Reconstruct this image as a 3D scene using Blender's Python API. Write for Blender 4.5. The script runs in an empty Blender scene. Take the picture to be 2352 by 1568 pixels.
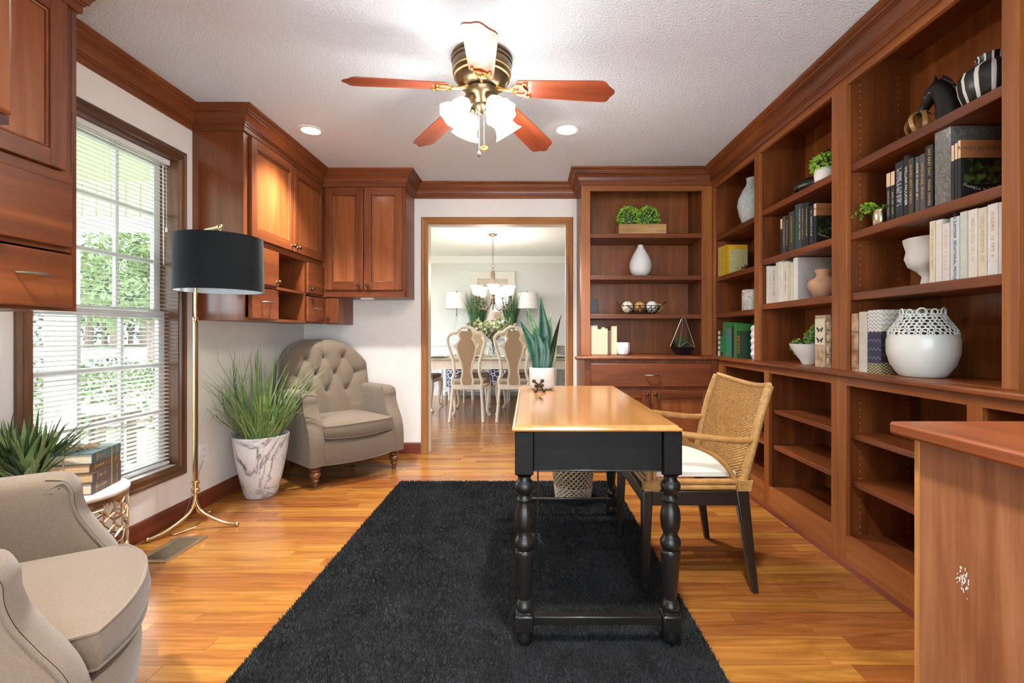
import bpy, math, random
import numpy as np
from mathutils import Vector, Matrix, noise
random.seed(7)
PI = math.pi
R = math.radians
SC = bpy.context.scene
COL = SC.collection
# ------------------------------------------------------------------ camera
F, VX, VY, HC = 1095.0, 1213.0, 767.0, 1.08      # focal length and vanishing point in pixels of a 2352x1568 frame, eye height
cam = bpy.data.cameras.new('camera'); cam.sensor_width = 36; cam.lens = 36 * F / 2352
cam.shift_x = (1176 - VX) / 2352; cam.shift_y = -(784 - VY) / 2352; cam.clip_start = .02
co = bpy.data.objects.new('camera', cam); COL.objects.link(co)
co.location = (0, 0, HC); co.rotation_euler = (PI / 2, 0, 0); SC.camera = co
SC.view_settings.view_transform = 'Standard'; SC.view_settings.look = 'None'
SC.view_settings.gamma = 1; SC.view_settings.use_curve_mapping = False
SC.view_settings.exposure = 1.52
SC.cycles.use_adaptive_sampling = True; SC.cycles.adaptive_threshold = .02; SC.cycles.max_bounces = 10; SC.cycles.transparent_max_bounces = 12
# ------------------------------------------------------------------ sky and sun
w = bpy.data.worlds.new('sky'); SC.world = w; w.use_nodes = True
bg = w.node_tree.nodes['Background']; bg.inputs[0].default_value = (.80, .91, 1, 1); bg.inputs[1].default_value = 3.3
sl = bpy.data.lights.new('sun', 'SUN'); sl.energy = 13.0; sl.angle = R(3); sl.color = (1, .97, .92)
so = bpy.data.objects.new('sun', sl); COL.objects.link(so); so.rotation_euler = (R(38), 0, R(-160))
def fx(px, Y): return (px - VX) * Y / F           # photo column -> X at depth Y
def fz(py, Y): return HC + (VY - py) * Y / F      # photo row -> Z at depth Y
def fy(px, X): return F * X / (px - VX)           # photo column -> depth on the plane X = const
# ------------------------------------------------------------------ materials
M = {}
class NT:
    def __init__(s, name):
        m = bpy.data.materials.new(name); m.use_nodes = True; s.m = m; s.t = m.node_tree
        s.p = s.t.nodes['Principled BSDF']; M[name] = m
    def n(s, typ, **kw):
        nd = s.t.nodes.new(typ)
        for k, v in kw.items():
            if k in nd.inputs: nd.inputs[k].default_value = v
            else: setattr(nd, k, v)
        return nd
    def l(s, a, b): s.t.links.new(a, b)
    def ramp(s, fac, stops):
        r = s.n('ShaderNodeValToRGB'); e = r.color_ramp.elements
        while len(e) < len(stops): e.new(.5)
        for k, (p, c) in enumerate(stops): e[k].position = p; e[k].color = (*c, 1)
        s.l(fac, r.inputs[0]); return r.outputs[0]
    def coord(s, scale=(1, 1, 1), off=None, kind='Object'):
        tc = s.n('ShaderNodeTexCoord'); mp = s.n('ShaderNodeMapping'); mp.inputs['Scale'].default_value = scale
        s.l(tc.outputs[kind], mp.inputs[0])
        if off is not None: s.l(off, mp.inputs['Location'])
        return mp.outputs[0]
    def noise(s, vec, scale, detail=4, rough=.55, dist=0):
        nd = s.n('ShaderNodeTexNoise'); nd.inputs['Scale'].default_value = scale; nd.inputs['Detail'].default_value = detail
        nd.inputs['Roughness'].default_value = rough; nd.inputs['Distortion'].default_value = dist
        s.l(vec, nd.inputs['Vector']); return nd.outputs[0]
    def bump(s, h, strength=.3, dist=.01):
        b = s.n('ShaderNodeBump'); b.inputs['Strength'].default_value = strength; b.inputs['Distance'].default_value = dist
        s.l(h, b.inputs['Height']); s.l(b.outputs[0], s.p.inputs['Normal'])
    def math(s, op, a, b):
        nd = s.n('ShaderNodeMath', operation=op)
        for k, v in enumerate((a, b)):
            if isinstance(v, (int, float)): nd.inputs[k].default_value = v
            else: s.l(v, nd.inputs[k])
        return nd.outputs[0]
    def set(s, rough=.5, metal=0, coat=0, coat_r=.1, spec=.5, sheen=0):
        i = s.p.inputs; i['Roughness'].default_value = rough; i['Metallic'].default_value = metal
        i['Coat Weight'].default_value = coat; i['Coat Roughness'].default_value = coat_r
        i['Specular IOR Level'].default_value = spec; i['Sheen Weight'].default_value = sheen
        return s
def plain(name, c, rough=.5, metal=0, var=.08, nscale=12, bump=0, bscale=60, **kw):
    t = NT(name); v = t.coord(); nz = t.noise(v, nscale)
    t.l(t.ramp(nz, [(.3, [x * (1 - var) for x in c]), (.7, [min(1, x * (1 + var)) for x in c])]), t.p.inputs['Base Color'])
    t.set(rough, metal, **kw)
    if bump: t.bump(t.noise(t.coord(), bscale, 3), bump, .004)
    return t
def wood(name, dark, mid, light, axis='z', rough=.42, coat=.13, s=1.0, rnd=False, fig=1.0):
    t = NT(name); ax = 'xyz'.index(axis)
    sc = [9 * s] * 3; sc[ax] = .75 * s; sf = [90 * s] * 3; sf[ax] = 2.5 * s
    off = None
    if rnd:
        oi = t.n('ShaderNodeObjectInfo'); ge = t.n('ShaderNodeNewGeometry')
        r = t.math('FRACT', t.math('ADD', oi.outputs['Random'], ge.outputs['Random Per Island']), 0)
        cx = t.n('ShaderNodeCombineXYZ'); t.l(t.math('MULTIPLY', r, 37.0), cx.inputs[0]); t.l(t.math('MULTIPLY', r, 91.0), cx.inputs[1]); t.l(t.math('MULTIPLY', r, 13.0), cx.inputs[2])
        off = cx.outputs[0]
    a = t.noise(t.coord(sc, off), 1.0, 5, .55, .9 * fig); b = t.noise(t.coord(sf, off), 1.0, 3, .6, .2)
    f = t.math('ADD', t.math('MULTIPLY', a, .78), t.math('MULTIPLY', b, .22))
    c = t.ramp(f, [(.30, dark), (.5, mid), (.68, light)])
    if rnd:
        hs = t.n('ShaderNodeHueSaturation'); t.l(c, hs.inputs['Color'])
        t.l(t.math('ADD', t.math('MULTIPLY', r, .40), .78), hs.inputs['Value']); t.l(t.math('ADD', t.math('MULTIPLY', r, .022), .489), hs.inputs['Hue'])
        c = hs.outputs[0]
    t.l(c, t.p.inputs['Base Color']); t.set(rough, coat=coat, coat_r=.14, spec=.38); t.bump(f, .06, .003)
    return t
CH = ((.088, .020, .0052), (.175, .044, .0105), (.275, .078, .0195))
for ax in 'xyz':
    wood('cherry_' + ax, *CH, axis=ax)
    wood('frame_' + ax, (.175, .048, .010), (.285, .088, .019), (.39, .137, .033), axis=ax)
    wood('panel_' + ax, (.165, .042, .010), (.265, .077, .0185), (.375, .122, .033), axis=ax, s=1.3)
    wood('oak_trim_' + ax, (.20, .075, .02), (.36, .15, .045), (.50, .235, .08), axis=ax, rough=.35)
    wood('walnut_trim_' + ax, (.07, .028, .013), (.135, .06, .028), (.23, .11, .055), axis=ax, rough=.38)
    wood('base_' + ax, (.07, .013, .007), (.15, .03, .013), (.22, .05, .02), axis=ax, rough=.4)
wood('cherry_gloss', *CH, axis='z', rough=.3, coat=.75)
wood('veneer_z', (.115, .036, .013), (.21, .074, .028), (.31, .130, .056), axis='z', rough=.45, coat=.1, s=.9, fig=2.6)
wood('floor_oak', (.205, .068, .0125), (.325, .120, .024), (.43, .178, .042), axis='x', rough=.24, coat=.35, rnd=True, s=2.0, fig=2.2)
wood('desk_top', (.30, .125, .030), (.39, .175, .046), (.48, .23, .072), axis='y', rough=.20, coat=.45)
wood('fan_blade', (.17, .03, .012), (.30, .062, .025), (.40, .10, .042), axis='x', rough=.38, coat=.15)
wood('dark_wood', (.03, .01, .006), (.06, .02, .012), (.09, .035, .018), axis='y')
wood('rough_wood', (.20, .095, .03), (.42, .23, .09), (.62, .40, .18), axis='x', rough=.7, coat=0, s=1.6)
t = NT('ceiling_paint'); v = t.coord(); nz = t.noise(v, 95, 3, .6); t.p.inputs['Base Color'].default_value = (.81, .90, 1.0, 1); t.set(.95, spec=.1); t.bump(nz, .8, .010)  # blue tint in the colour stands in for cooler light, offsetting warm bounce
plain('wall_paint', (.83, .79, .745), .85, var=.015, bump=.06, bscale=180, spec=.2)
plain('white_paint', (.84, .84, .83), .45, var=.01)
plain('dining_wall', (.70, .695, .68), .85, var=.015)
plain('blind_white', (.86, .86, .85), .42, var=.01)
plain('vinyl_white', (.86, .87, .87), .35, var=.01)
plain('linen', (.185, .138, .098), .92, var=.10, nscale=240, bump=.22, bscale=520, sheen=.25, spec=.15)
plain('linen_dark', (.12, .092, .068), .9, var=.08, nscale=200, spec=.15)
plain('burlap', (.40, .28, .175), .95, var=.22, nscale=260, bump=.3, bscale=300)
plain('bronze_leg', (.22, .10, .045), .34, .55, var=.15)
plain('brass', (.80, .62, .36), .22, 1, var=.05)
plain('antique_brass', (.20, .145, .085), .30, .85, var=.2)
plain('gold', (.86, .60, .22), .25, 1, var=.05)
plain('champagne', (.62, .50, .34), .3, 1, var=.06)
plain('chandelier_bronze', (.16, .12, .095), .5, .6, var=.1)
plain('bronze', (.11, .075, .05), .35, .9, var=.1)
plain('pewter', (.27, .23, .20), .38, .9, var=.1)
plain('black_lacquer', (.010, .009, .008), .30, coat=.10, var=.25, spec=.35)
plain('black_satin', (.0055, .0050, .0045), .5, var=.3, nscale=6, spec=.14)
plain('black_metal', (.02, .018, .017), .4, .5)
plain('vent_bronze', (.30, .23, .16), .45, .4)
plain('black_plastic', (.015, .015, .015), .3)
plain('shade_black', (.0055, .0085, .0100), .8, spec=.25, var=.1, nscale=300, sheen=.06, bump=.1, bscale=400)
plain('shade_lining', (.55, .62, .68), .8)
plain('ceramic_white', (.84, .83, .80), .22, coat=.3, var=.01)
plain('ceramic_matte', (.80, .79, .77), .55, var=.02, bump=.3, bscale=70)
plain('pierced_glaze', (.74, .76, .70), .28, coat=.3, var=.03, nscale=5)
plain('cream', (.74, .66, .55), .55, var=.04)
plain('cushion_cream', (.60, .545, .47), .85, var=.03, nscale=200, bump=.1, bscale=400)
plain('rattan', (.38, .19, .055), .36, coat=.2, var=.22, nscale=30)
plain('weave', (.42, .225, .07), .45, var=.25, nscale=60)
plain('chair_black', (.014, .010, .008), .3, coat=.2)
plain('rug_black', (.0155, .0155, .017), .98, var=.6, nscale=7, spec=.08, sheen=.12)
plain('seagrass', (.42, .30, .19), .75, var=.35, nscale=40)
plain('seagrass_pale', (.60, .50, .38), .75, var=.3, nscale=40)
plain('terracotta', (.56, .33, .20), .8, var=.2, bump=.2, bscale=30)
plain('plate_pewter', (.36, .31, .24), .35, .6)
plain('outlet_white', (.85, .84, .82), .35, var=.01)
plain('outlet_grey', (.55, .54, .52), .5, var=.01)  # plain mid grey for rocker gaps and shelf pin holes
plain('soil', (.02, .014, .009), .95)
plain('sculpt_white', (.82, .82, .80), .7, var=.03, bump=.7, bscale=26)
plain('pages', (.72, .62, .45), .85, var=.1, nscale=150)
plain('pages_tan', (.66, .44, .24), .85, var=.12, nscale=150)
plain('twine', (.42, .26, .11), .9)
plain('porch_cream', (.82, .81, .70), .7, var=.02)
plain('asphalt', (.42, .415, .40), .9, var=.05)
plain('bounce_patio', (.80, .84, .88), .8, var=.03)  # pale cool ground chosen to bounce daylight up to the ceiling
plain('porch_floor', (.11, .10, .09), .9)
plain('lawn', (.045, .085, .018), .95, var=.35, nscale=3)
plain('mulch', (.075, .05, .035), .95, var=.4, nscale=14)
plain('bark', (.15, .11, .085), .9, var=.35, nscale=8)
plain('leaf_a', (.055, .10, .035), .6, var=.5, nscale=4)
plain('leaf_b', (.10, .15, .045), .6, var=.4, nscale=4)
plain('leaf_c', (.03, .065, .03), .6, var=.4, nscale=4)
plain('table_white', (.80, .74, .64), .5, var=.06, nscale=20)
plain('patina_white', (.74, .66, .54), .45, var=.08, nscale=16)
plain('patina_top', (.40, .33, .26), .4, var=.15)
plain('buffet_white', (.82, .83, .82), .45, var=.02)
plain('lamp_fabric', (.84, .83, .81), .8, var=.01)
plain('taupe_seat', (.36, .27, .20), .85, var=.1, nscale=100)
plain('frame_silver', (.72, .68, .62), .5, var=.1, nscale=60)
def leafmat(name, c1, c2, rough=.45, scale=8):
    t = NT(name); nz = t.noise(t.coord(), scale, 4)
    t.l(t.ramp(nz, [(.32, c1), (.68, c2)]), t.p.inputs['Base Color']); t.set(rough); return t
leafmat('grass_a', (.04, .12, .035), (.22, .36, .10)); leafmat('grass_b', (.12, .22, .075), (.44, .52, .20), scale=14)
leafmat('grass_dark', (.02, .05, .022), (.09, .16, .05)); leafmat('boxwood', (.07, .26, .015), (.50, .78, .09), scale=30)
leafmat('snake', (.008, .045, .028), (.045, .16, .085), .35, 14); leafmat('snake_pale', (.10, .20, .09), (.30, .42, .20), .4, 14)
leafmat('snake_dark', (.012, .014, .008), (.045, .06, .025), .4, 14)
leafmat('eucalyptus', (.10, .14, .06), (.32, .34, .16)); leafmat('dining_grass', (.02, .07, .03), (.12, .24, .09), scale=20)
def emis(name, c, s):
    t = NT(name); t.p.inputs['Base Color'].default_value = (*c, 1); t.p.inputs['Emission Color'].default_value = (*c, 1)
    t.p.inputs['Emission Strength'].default_value = s; return t
emis('fan_glass', (1, .95, .87), 4.5); emis('downlight_glow', (1, .97, .92), 14); emis('chandelier_glass', (1, .92, .82), 3)
t = NT('window_glass'); t.t.nodes.remove(t.p); o_ = t.t.nodes['Material Output']
tr = t.n('ShaderNodeBsdfTransparent'); gl = t.n('ShaderNodeBsdfGlossy'); gl.inputs['Roughness'].default_value = .02; mx = t.n('ShaderNodeMixShader'); mx.inputs[0].default_value = .05
t.l(tr.outputs[0], mx.inputs[1]); t.l(gl.outputs[0], mx.inputs[2]); t.l(mx.outputs[0], o_.inputs[0])
t = NT('clear_glass'); t.p.inputs['Transmission Weight'].default_value = 1; t.p.inputs['IOR'].default_value = 1.2; t.set(.05); t.p.inputs['Base Color'].default_value = (.93, .97, .97, 1)
def marble(name, base, vein, sc=5):
    t = NT(name); v = t.coord(); n1 = t.noise(v, sc * .5, 4, .6, 1.2)
    n2 = t.noise(v, sc * .8, 6, .55, 1.6); n3 = t.noise(v, sc * 1.1, 2, .5, 0)
    ab = t.math('ADD', t.math('ABSOLUTE', t.math('SUBTRACT', n2, .5), 0), t.math('MULTIPLY', n3, .06))
    c1 = t.ramp(ab, [(.022, vein), (.045, [.45 * a + .55 * b for a, b in zip(vein, base)]), (.085, base)]); c2 = t.ramp(n1, [(.42, (.86, .86, .87)), (.6, (1, 1, 1))])
    mx = t.n('ShaderNodeMixRGB', blend_type='MULTIPLY'); mx.inputs[0].default_value = 1
    t.l(c1, mx.inputs[1]); t.l(c2, mx.inputs[2]); t.l(mx.outputs[0], t.p.inputs['Base Color']); t.set(.3, coat=.3)
marble('marble_pot', (.84, .83, .82), (.12, .11, .12)); marble('marble_top', (.86, .82, .79), (.70, .65, .62), 3)
marble('birch', (.84, .82, .78), (.45, .38, .32), 7); marble('album_grey', (.15, .145, .135), (.30, .29, .27), 30)
# simple two-tone prints
def stripes(name, c1, c2, n, ax=0):                 # vertical stripes around a lathe (by angle)
    t = NT(name); sp = t.n('ShaderNodeSeparateXYZ'); t.l(t.coord(), sp.inputs[0])
    a = t.math('ARCTAN2', sp.outputs[1], sp.outputs[0]); s = t.math('SINE', t.math('MULTIPLY', a, n), 0)
    t.l(t.ramp(s, [(.60, c1), (.66, c2)]), t.p.inputs['Base Color']); t.set(.35); return t
stripes('vase_stripe', (.012, .012, .013), (.78, .77, .74), 13)
def pattern(name, c1, c2, scale, kind='voronoi', lo=.08, hi=.12, rough=.6, ax=1):
    t = NT(name); v = t.coord()
    if kind == 'voronoi':
        nd = t.n('ShaderNodeTexVoronoi', feature='DISTANCE_TO_EDGE'); nd.inputs['Scale'].default_value = scale; t.l(v, nd.inputs['Vector']); f = nd.outputs[0]
    elif kind == 'dots':
        nd = t.n('ShaderNodeTexVoronoi'); nd.inputs['Scale'].default_value = scale; nd.inputs['Randomness'].default_value = .4; t.l(v, nd.inputs['Vector']); f = nd.outputs[0]
    elif kind == 'chevron':
        sp = t.n('ShaderNodeSeparateXYZ'); t.l(v, sp.inputs[0])
        tri = t.math('PINGPONG', sp.outputs[ax], .012); f = t.math('FRACT', t.math('MULTIPLY', t.math('ADD', sp.outputs[2], t.math('MULTIPLY', tri, 1.0)), scale), 0)
    elif kind == 'bands':
        sp = t.n('ShaderNodeSeparateXYZ'); t.l(v, sp.inputs[0]); f = t.math('FRACT', t.math('MULTIPLY', sp.outputs[2], scale), 0)
    else:
        f = t.noise(v, scale, 5)
    t.l(t.ramp(f, [(lo, c1), (hi, c2)]), t.p.inputs['Base Color']); t.set(rough); return t
pattern('book_map', (.30, .14, .07), (.60, .42, .27), 16, 'noise', .40, .58)
pattern('book_butterfly', (.30, .19, .11), (.56, .42, .29), 34, 'noise', .36, .56)
pattern('book_skull', (.16, .10, .065), (.40, .29, .19), 30, 'noise', .38, .60)
pattern('book_chevron', (.035, .04, .085), (.30, .29, .40), 26, 'chevron', .90, .93)
pattern('book_chevron_shaded', (.025, .022, .03), (.17, .13, .15), 22, 'chevron', .90, .93, ax=0)  # shaded copy of the chevron: the cover's shade is in the colour
pattern('chevron_white_x', (.70, .70, .68), (.40, .32, .12), 45, 'chevron', .80, .84, ax=0); pattern('chevron_gold_x', (.04, .04, .05), (.62, .52, .22), 78, 'chevron', .55, .6, ax=0)
pattern('chevron_white', (.78, .78, .77), (.22, .22, .24), 62, 'chevron', .72, .76)
pattern('chevron_gold', (.04, .04, .05), (.62, .52, .22), 78, 'chevron', .55, .6)
pattern('book_dot_yellow', (.34, .30, .10), (.52, .49, .24), 46, 'dots', .20, .26)
pattern('book_red_band', (.32, .05, .02), (.05, .10, .05), 40, 'bands', .5, .55)
pattern('book_green_band', (.01, .10, .06), (.01, .24, .13), 22, 'bands', .5, .55)
pattern('cover_photo', (.008, .014, .008), (.13, .22, .05), 34, 'noise', .48, .70, .3)
pattern('navy_pattern', (.82, .82, .84), (.05, .06, .16), 14, 'voronoi', .06, .09)
pattern('cork_ball', (.42, .20, .06), (.66, .40, .16), 30, 'noise', .4, .6, .8)
pattern('pale_ball', (.36, .26, .17), (.78, .72, .62), 34, 'noise', .38, .52, .8)
t = NT('vase_blue'); v = t.coord(); n1 = t.noise(v, 11, 1, .4, 2.5); fr_ = t.math('PINGPONG', t.math('MULTIPLY', n1, 9.0), 1.0)
t.l(t.ramp(fr_, [(.04, (.36, .45, .46)), (.14, (.58, .67, .67))]), t.p.inputs['Base Color']); t.set(.55); t.bump(fr_, .6, .004)
for k, c in dict(bk_black=(.014, .014, .016), bk_navy=(.018, .022, .035), bk_brown=(.06, .048, .035), bk_grey=(.07, .07, .075), bk_teal=(.02, .10, .09), bk_plum=(.10, .08, .085),
                 bk_yellow=(.72, .52, .03), bk_gold=(.70, .42, .02), bk_palegold=(.60, .50, .18), bk_green=(.05, .21, .05), bk_dkgreen=(.008, .05, .03), bk_emerald=(.01, .17, .09),
                 bk_slate=(.10, .20, .20), bk_cream=(.74, .66, .50), bk_ivory=(.76, .71, .62), bk_white=(.80, .79, .76), bk_palegreen=(.60, .63, .52), bk_paleblue=(.60, .65, .66),
                 bk_pink=(.72, .64, .60), bk_linen=(.60, .56, .48), bk_silver=(.50, .47, .46), bk_orange=(.42, .16, .06), bk_old=(.17, .095, .06), bk_old2=(.12, .085, .08), bk_blue=(.05, .075, .085), bk_mint=(.01, .30, .17), bk_slate2=(.09, .15, .16), ink_faint=(.66, .58, .50), bk_peach=(.80, .58, .38)).items():
    plain(k, c, .5, var=.06, nscale=30)
plain('ink_white', (.80, .80, .78), .5); plain('ink_gold', (.62, .42, .14), .4); plain('ink_dark', (.05, .05, .055), .5); plain('ink_pale', (.58, .50, .34), .5)
# ------------------------------------------------------------------ mesh building
class MB:
    def __init__(s): s.v = []; s.f = []
    def add(s, vs, fs):
        k = len(s.v); s.v += [tuple(v) for v in vs]; s.f += [tuple(i + k for i in f) for f in fs]; return s
    def box(s, x0, x1, y0, y1, z0, z1):
        return s.add([(x0, y0, z0), (x1, y0, z0), (x1, y1, z0), (x0, y1, z0), (x0, y0, z1), (x1, y0, z1), (x1, y1, z1), (x0, y1, z1)],
                     [(3, 2, 1, 0), (4, 5, 6, 7), (0, 1, 5, 4), (1, 2, 6, 5), (2, 3, 7, 6), (3, 0, 4, 7)])
    def prism(s, poly, ax, d0, d1):       # polygon in the other two axes (cyclic order), extruded along ax
        n = len(poly)
        def P(u, v, d): return (d, u, v) if ax == 'x' else (v, d, u) if ax == 'y' else (u, v, d)
        if ax == 'y': poly = [(b, a) for a, b in poly]      # give (x, z)
        return s.add([P(*q, d0) for q in poly] + [P(*q, d1) for q in poly],
                     [tuple(range(n))[::-1], tuple(range(n, 2 * n))] + [(k, (k + 1) % n, n + (k + 1) % n, n + k) for k in range(n)])
    def ring(s, P, a0, a1, z0, z1, w, d0, d1):      # mitred picture frame as one connected piece; P(a, z, d) -> point
        vs = []
        for d in (d0, d1):
            for (p, q, r, t) in ((a0, a1, z0, z1), (a0 + w, a1 - w, z0 + w, z1 - w)): vs += [P(p, r, d), P(q, r, d), P(q, t, d), P(p, t, d)]
        fs = []
        for k in range(4):
            j = (k + 1) % 4; fs += [(k, j, 4 + j, 4 + k), (8 + j, 8 + k, 12 + k, 12 + j), (j, k, 8 + k, 8 + j), (4 + k, 4 + j, 12 + j, 12 + k)]
        return s.add(vs, fs)
    def lathe(s, prof, seg=24, c=(0, 0, 0), m=None, closed=False, rmod=None):
        vs = []; fs = []
        for r, z in prof:
            for k in range(seg):
                a = 2 * PI * k / seg; rr = r * (rmod(a, z) if rmod else 1)
                p = Vector((rr * math.cos(a), rr * math.sin(a), z)); vs.append((m @ p if m else p) + Vector(c))
        n = len(prof)
        for j in range(n - 1):
            for k in range(seg):
                k2 = (k + 1) % seg; fs.append((j * seg + k, j * seg + k2, (j + 1) * seg + k2, (j + 1) * seg + k))
        if prof[0][0] > 1e-6 and not closed: fs.append(tuple(range(seg))[::-1])
        if prof[-1][0] > 1e-6 and not closed: fs.append(tuple((n - 1) * seg + k for k in range(seg)))
        return s.add(vs, fs)
    def tube(s, path, r, seg=8, closed=False, flat=None):
        P = [Vector(p) for p in path]; n = len(P); rs = r if isinstance(r, (list, tuple)) else [r] * n
        vs = []; fs = []; prev = None
        for i in range(n):
            if closed: t = (P[(i + 1) % n] - P[i - 1])
            else: t = P[min(i + 1, n - 1)] - P[max(i - 1, 0)]
            t = t.normalized() if t.length > 1e-9 else Vector((0, 0, 1))
            if prev is None: u = t.orthogonal().normalized() if flat is None else (Vector(flat) - t * t.dot(Vector(flat))).normalized()
            else:
                u = prev - t * prev.dot(t); u = u.normalized() if u.length > 1e-6 else t.orthogonal().normalized()
            prev = u; w_ = t.cross(u)
            for k in range(seg):
                a = 2 * PI * (k + .5) / seg; vs.append(P[i] + (u * math.cos(a) + w_ * math.sin(a)) * rs[i])
        for i in range(n if closed else n - 1):
            j = (i + 1) % n
            for k in range(seg): fs.append((i * seg + k, i * seg + (k + 1) % seg, j * seg + (k + 1) % seg, j * seg + k))
        if not closed: fs += [tuple(range(seg))[::-1], tuple((n - 1) * seg + k for k in range(seg))]
        return s.add(vs, fs)
    def ball(s, c, r, seg=16, rings=10, sc=(1, 1, 1), fn=None):
        prof = [(math.sin(PI * j / rings), -math.cos(PI * j / rings)) for j in range(rings + 1)]
        vs = []; fs = []
        for j, (rr, z) in enumerate(prof):
            for k in range(seg):
                a = 2 * PI * k / seg; d = Vector((rr * math.cos(a), rr * math.sin(a), z)); q = r * (fn(d) if fn else 1)
                vs.append((c[0] + d.x * q * sc[0], c[1] + d.y * q * sc[1], c[2] + d.z * q * sc[2]))
        for j in range(rings):
            for k in range(seg): fs.append((j * seg + k, j * seg + (k + 1) % seg, (j + 1) * seg + (k + 1) % seg, (j + 1) * seg + k))
        return s.add(vs, fs)
    def grid(s, fn, nu, nv):              # fn(u, v) in 0..1 -> point
        vs = [fn(i / nu, j / nv) for j in range(nv + 1) for i in range(nu + 1)]
        return s.add(vs, [(j * (nu + 1) + i, j * (nu + 1) + i + 1, (j + 1) * (nu + 1) + i + 1, (j + 1) * (nu + 1) + i) for j in range(nv) for i in range(nu)])
    def blade(s, base, az, lean, length, wid, curl, n=6):
        d = Vector((math.cos(az), math.sin(az), 0)); sd = Vector((-d.y, d.x, 0)); p = Vector(base); vs = []; fs = []
        for k in range(n + 1):
            t = k / n; wd = wid * (1 - t ** 1.8) * (.6 + .8 * min(1, t * 3)) * .5 + .0004
            vs += [p - sd * wd, p + d * wd * .35, p + sd * wd]
            ang = lean + curl * t * t; p = p + (d * math.sin(ang) + Vector((0, 0, 1)) * math.cos(ang)) * (length / n)
        for k in range(n):
            a = 3 * k; fs += [(a, a + 1, a + 4, a + 3), (a + 1, a + 2, a + 5, a + 4)]
        return s.add(vs, fs)
    def leaf(s, c, d, nrm, ln, wd):
        d = Vector(d).normalized(); sd = d.cross(Vector(nrm)); sd = sd.normalized() if sd.length > 1e-5 else d.orthogonal(); c = Vector(c); up = sd.cross(d)
        return s.add([c, c + d * ln * .5 + sd * wd * .5 + up * wd * .12, c + d * ln, c + d * ln * .5 - sd * wd * .5 + up * wd * .12, c + d * ln * .5], [(0, 1, 4), (1, 2, 4), (2, 3, 4), (3, 0, 4)])
def chain(o):
    m = Matrix.Identity(4)
    while o: m = o.matrix_basis @ m; o = o.parent
    return m
def tag(o, label=None, cat=None, group=None, kind=None):
    if label: o['label'] = label
    if cat: o['category'] = cat
    if group: o['group'] = group
    if kind: o['kind'] = kind
    return o
def obj(name, mb, mat, parent=None, world=True, smooth=30, bevel=0, seg=2, sub=0, label=None, kind=None, loc=None, solid=0):
    vs = mb.v
    if parent and world: mi = chain(parent).inverted(); vs = [mi @ Vector(v) for v in vs]
    if loc: vs = [Vector(v) - Vector(loc) for v in vs]
    me = bpy.data.meshes.new(name); me.from_pydata([tuple(v) for v in vs], [], mb.f); me.validate(); me.update()
    me.materials.append(M[mat])
    o = bpy.data.objects.new(name, me); COL.objects.link(o)
    if loc: o.location = loc
    if parent: o.parent = parent
    if smooth: me.shade_smooth(); me.set_sharp_from_angle(angle=R(smooth))
    if solid: md = o.modifiers.new('solid', 'SOLIDIFY'); md.thickness = solid; md.offset = 0
    if bevel:
        md = o.modifiers.new('bevel', 'BEVEL'); md.width = bevel; md.segments = seg; md.limit_method = 'ANGLE'; md.angle_limit = R(40); md.harden_normals = False
    if sub: md = o.modifiers.new('sub', 'SUBSURF'); md.levels = sub; md.render_levels = sub
    return tag(o, label, kind=kind)
def thing(name, label, cat, loc=(0, 0, 0), rz=0, group=None, kind=None):
    o = bpy.data.objects.new(name, None); COL.objects.link(o); o.location = loc; o.rotation_euler = (0, 0, rz); o.empty_display_size = .05
    return tag(o, label, cat, group, kind)
def solo(name, mb, mat, label, cat, loc=None, group=None, **kw):
    return tag(obj(name, mb, mat, loc=loc, **kw), label, cat, group)
def struct(name, mb, mat, parent=None, **kw):
    o = obj(name, mb, mat, parent, **kw)
    if not parent: o['kind'] = 'structure'
    return o
def dup(root, loc, rz, label=None):
    r = root.copy(); COL.objects.link(r); r.location = loc; r.rotation_euler = (0, 0, rz)
    if label: r['label'] = label
    for ch in list(root.children):
        c = ch.copy(); COL.objects.link(c); c.parent = r
        for g in ch.children:
            d = g.copy(); COL.objects.link(d); d.parent = c
    return r
def text(body, size, mtx, mat, parent, name='lettering', align='CENTER', ext=.0003):
    cu = bpy.data.curves.new(name, 'FONT'); cu.body = body; cu.size = size; cu.align_x = align; cu.align_y = 'CENTER'; cu.extrude = ext; cu.resolution_u = 2
    cu.materials.append(M[mat]); o = bpy.data.objects.new(name, cu); COL.objects.link(o); o.parent = parent
    o.matrix_basis = mtx; TEXTS.append(o); return o
TEXTS = []
def marks(L, s, mtx, mat, parent, seed=0, lines=1):     # print too small to read: rows of letter-like strokes
    g = random.Random(seed); mb = MB()
    for ln in range(lines):
        yc = (ln - (lines - 1) / 2) * -s * 1.25; x = -L / 2
        while x < L / 2:
            if g.random() > .14:
                w_ = s * g.uniform(.42, .6); e = s * .13
                def bar(x0, x1, y0, y1): mb.box(x + x0, x + x1, yc + y0, yc + y1, 0, .0004)
                bar(0, e, -s / 2, s / 2)
                if g.random() < .6: bar(w_ - e, w_, -s / 2, s / 2)
                k = g.choice((-.5, -.07, .37)); bar(e, w_ - e if w_ > 3 * e else w_, s * k, s * k + e)
                if g.random() < .5: bar(e, w_, s * .37, s * .5)
            x += s * .72
    o = obj('print_marks', mb, mat, parent, world=False, smooth=0, kind='stuff'); o.matrix_basis = mtx; return o
def bake_texts():                     # turn every text into an ordinary mesh part
    dg = bpy.context.evaluated_depsgraph_get(); done = []
    for o in TEXTS: done.append(bpy.data.meshes.new_from_object(o.evaluated_get(dg)))
    for o, me in zip(TEXTS, done):
        n = bpy.data.objects.new(o.name, me); COL.objects.link(n); n.parent = o.parent; n.matrix_basis = o.matrix_basis.copy(); n['kind'] = 'stuff'; nm = o.name
        bpy.data.objects.remove(o); n.name = nm
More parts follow.
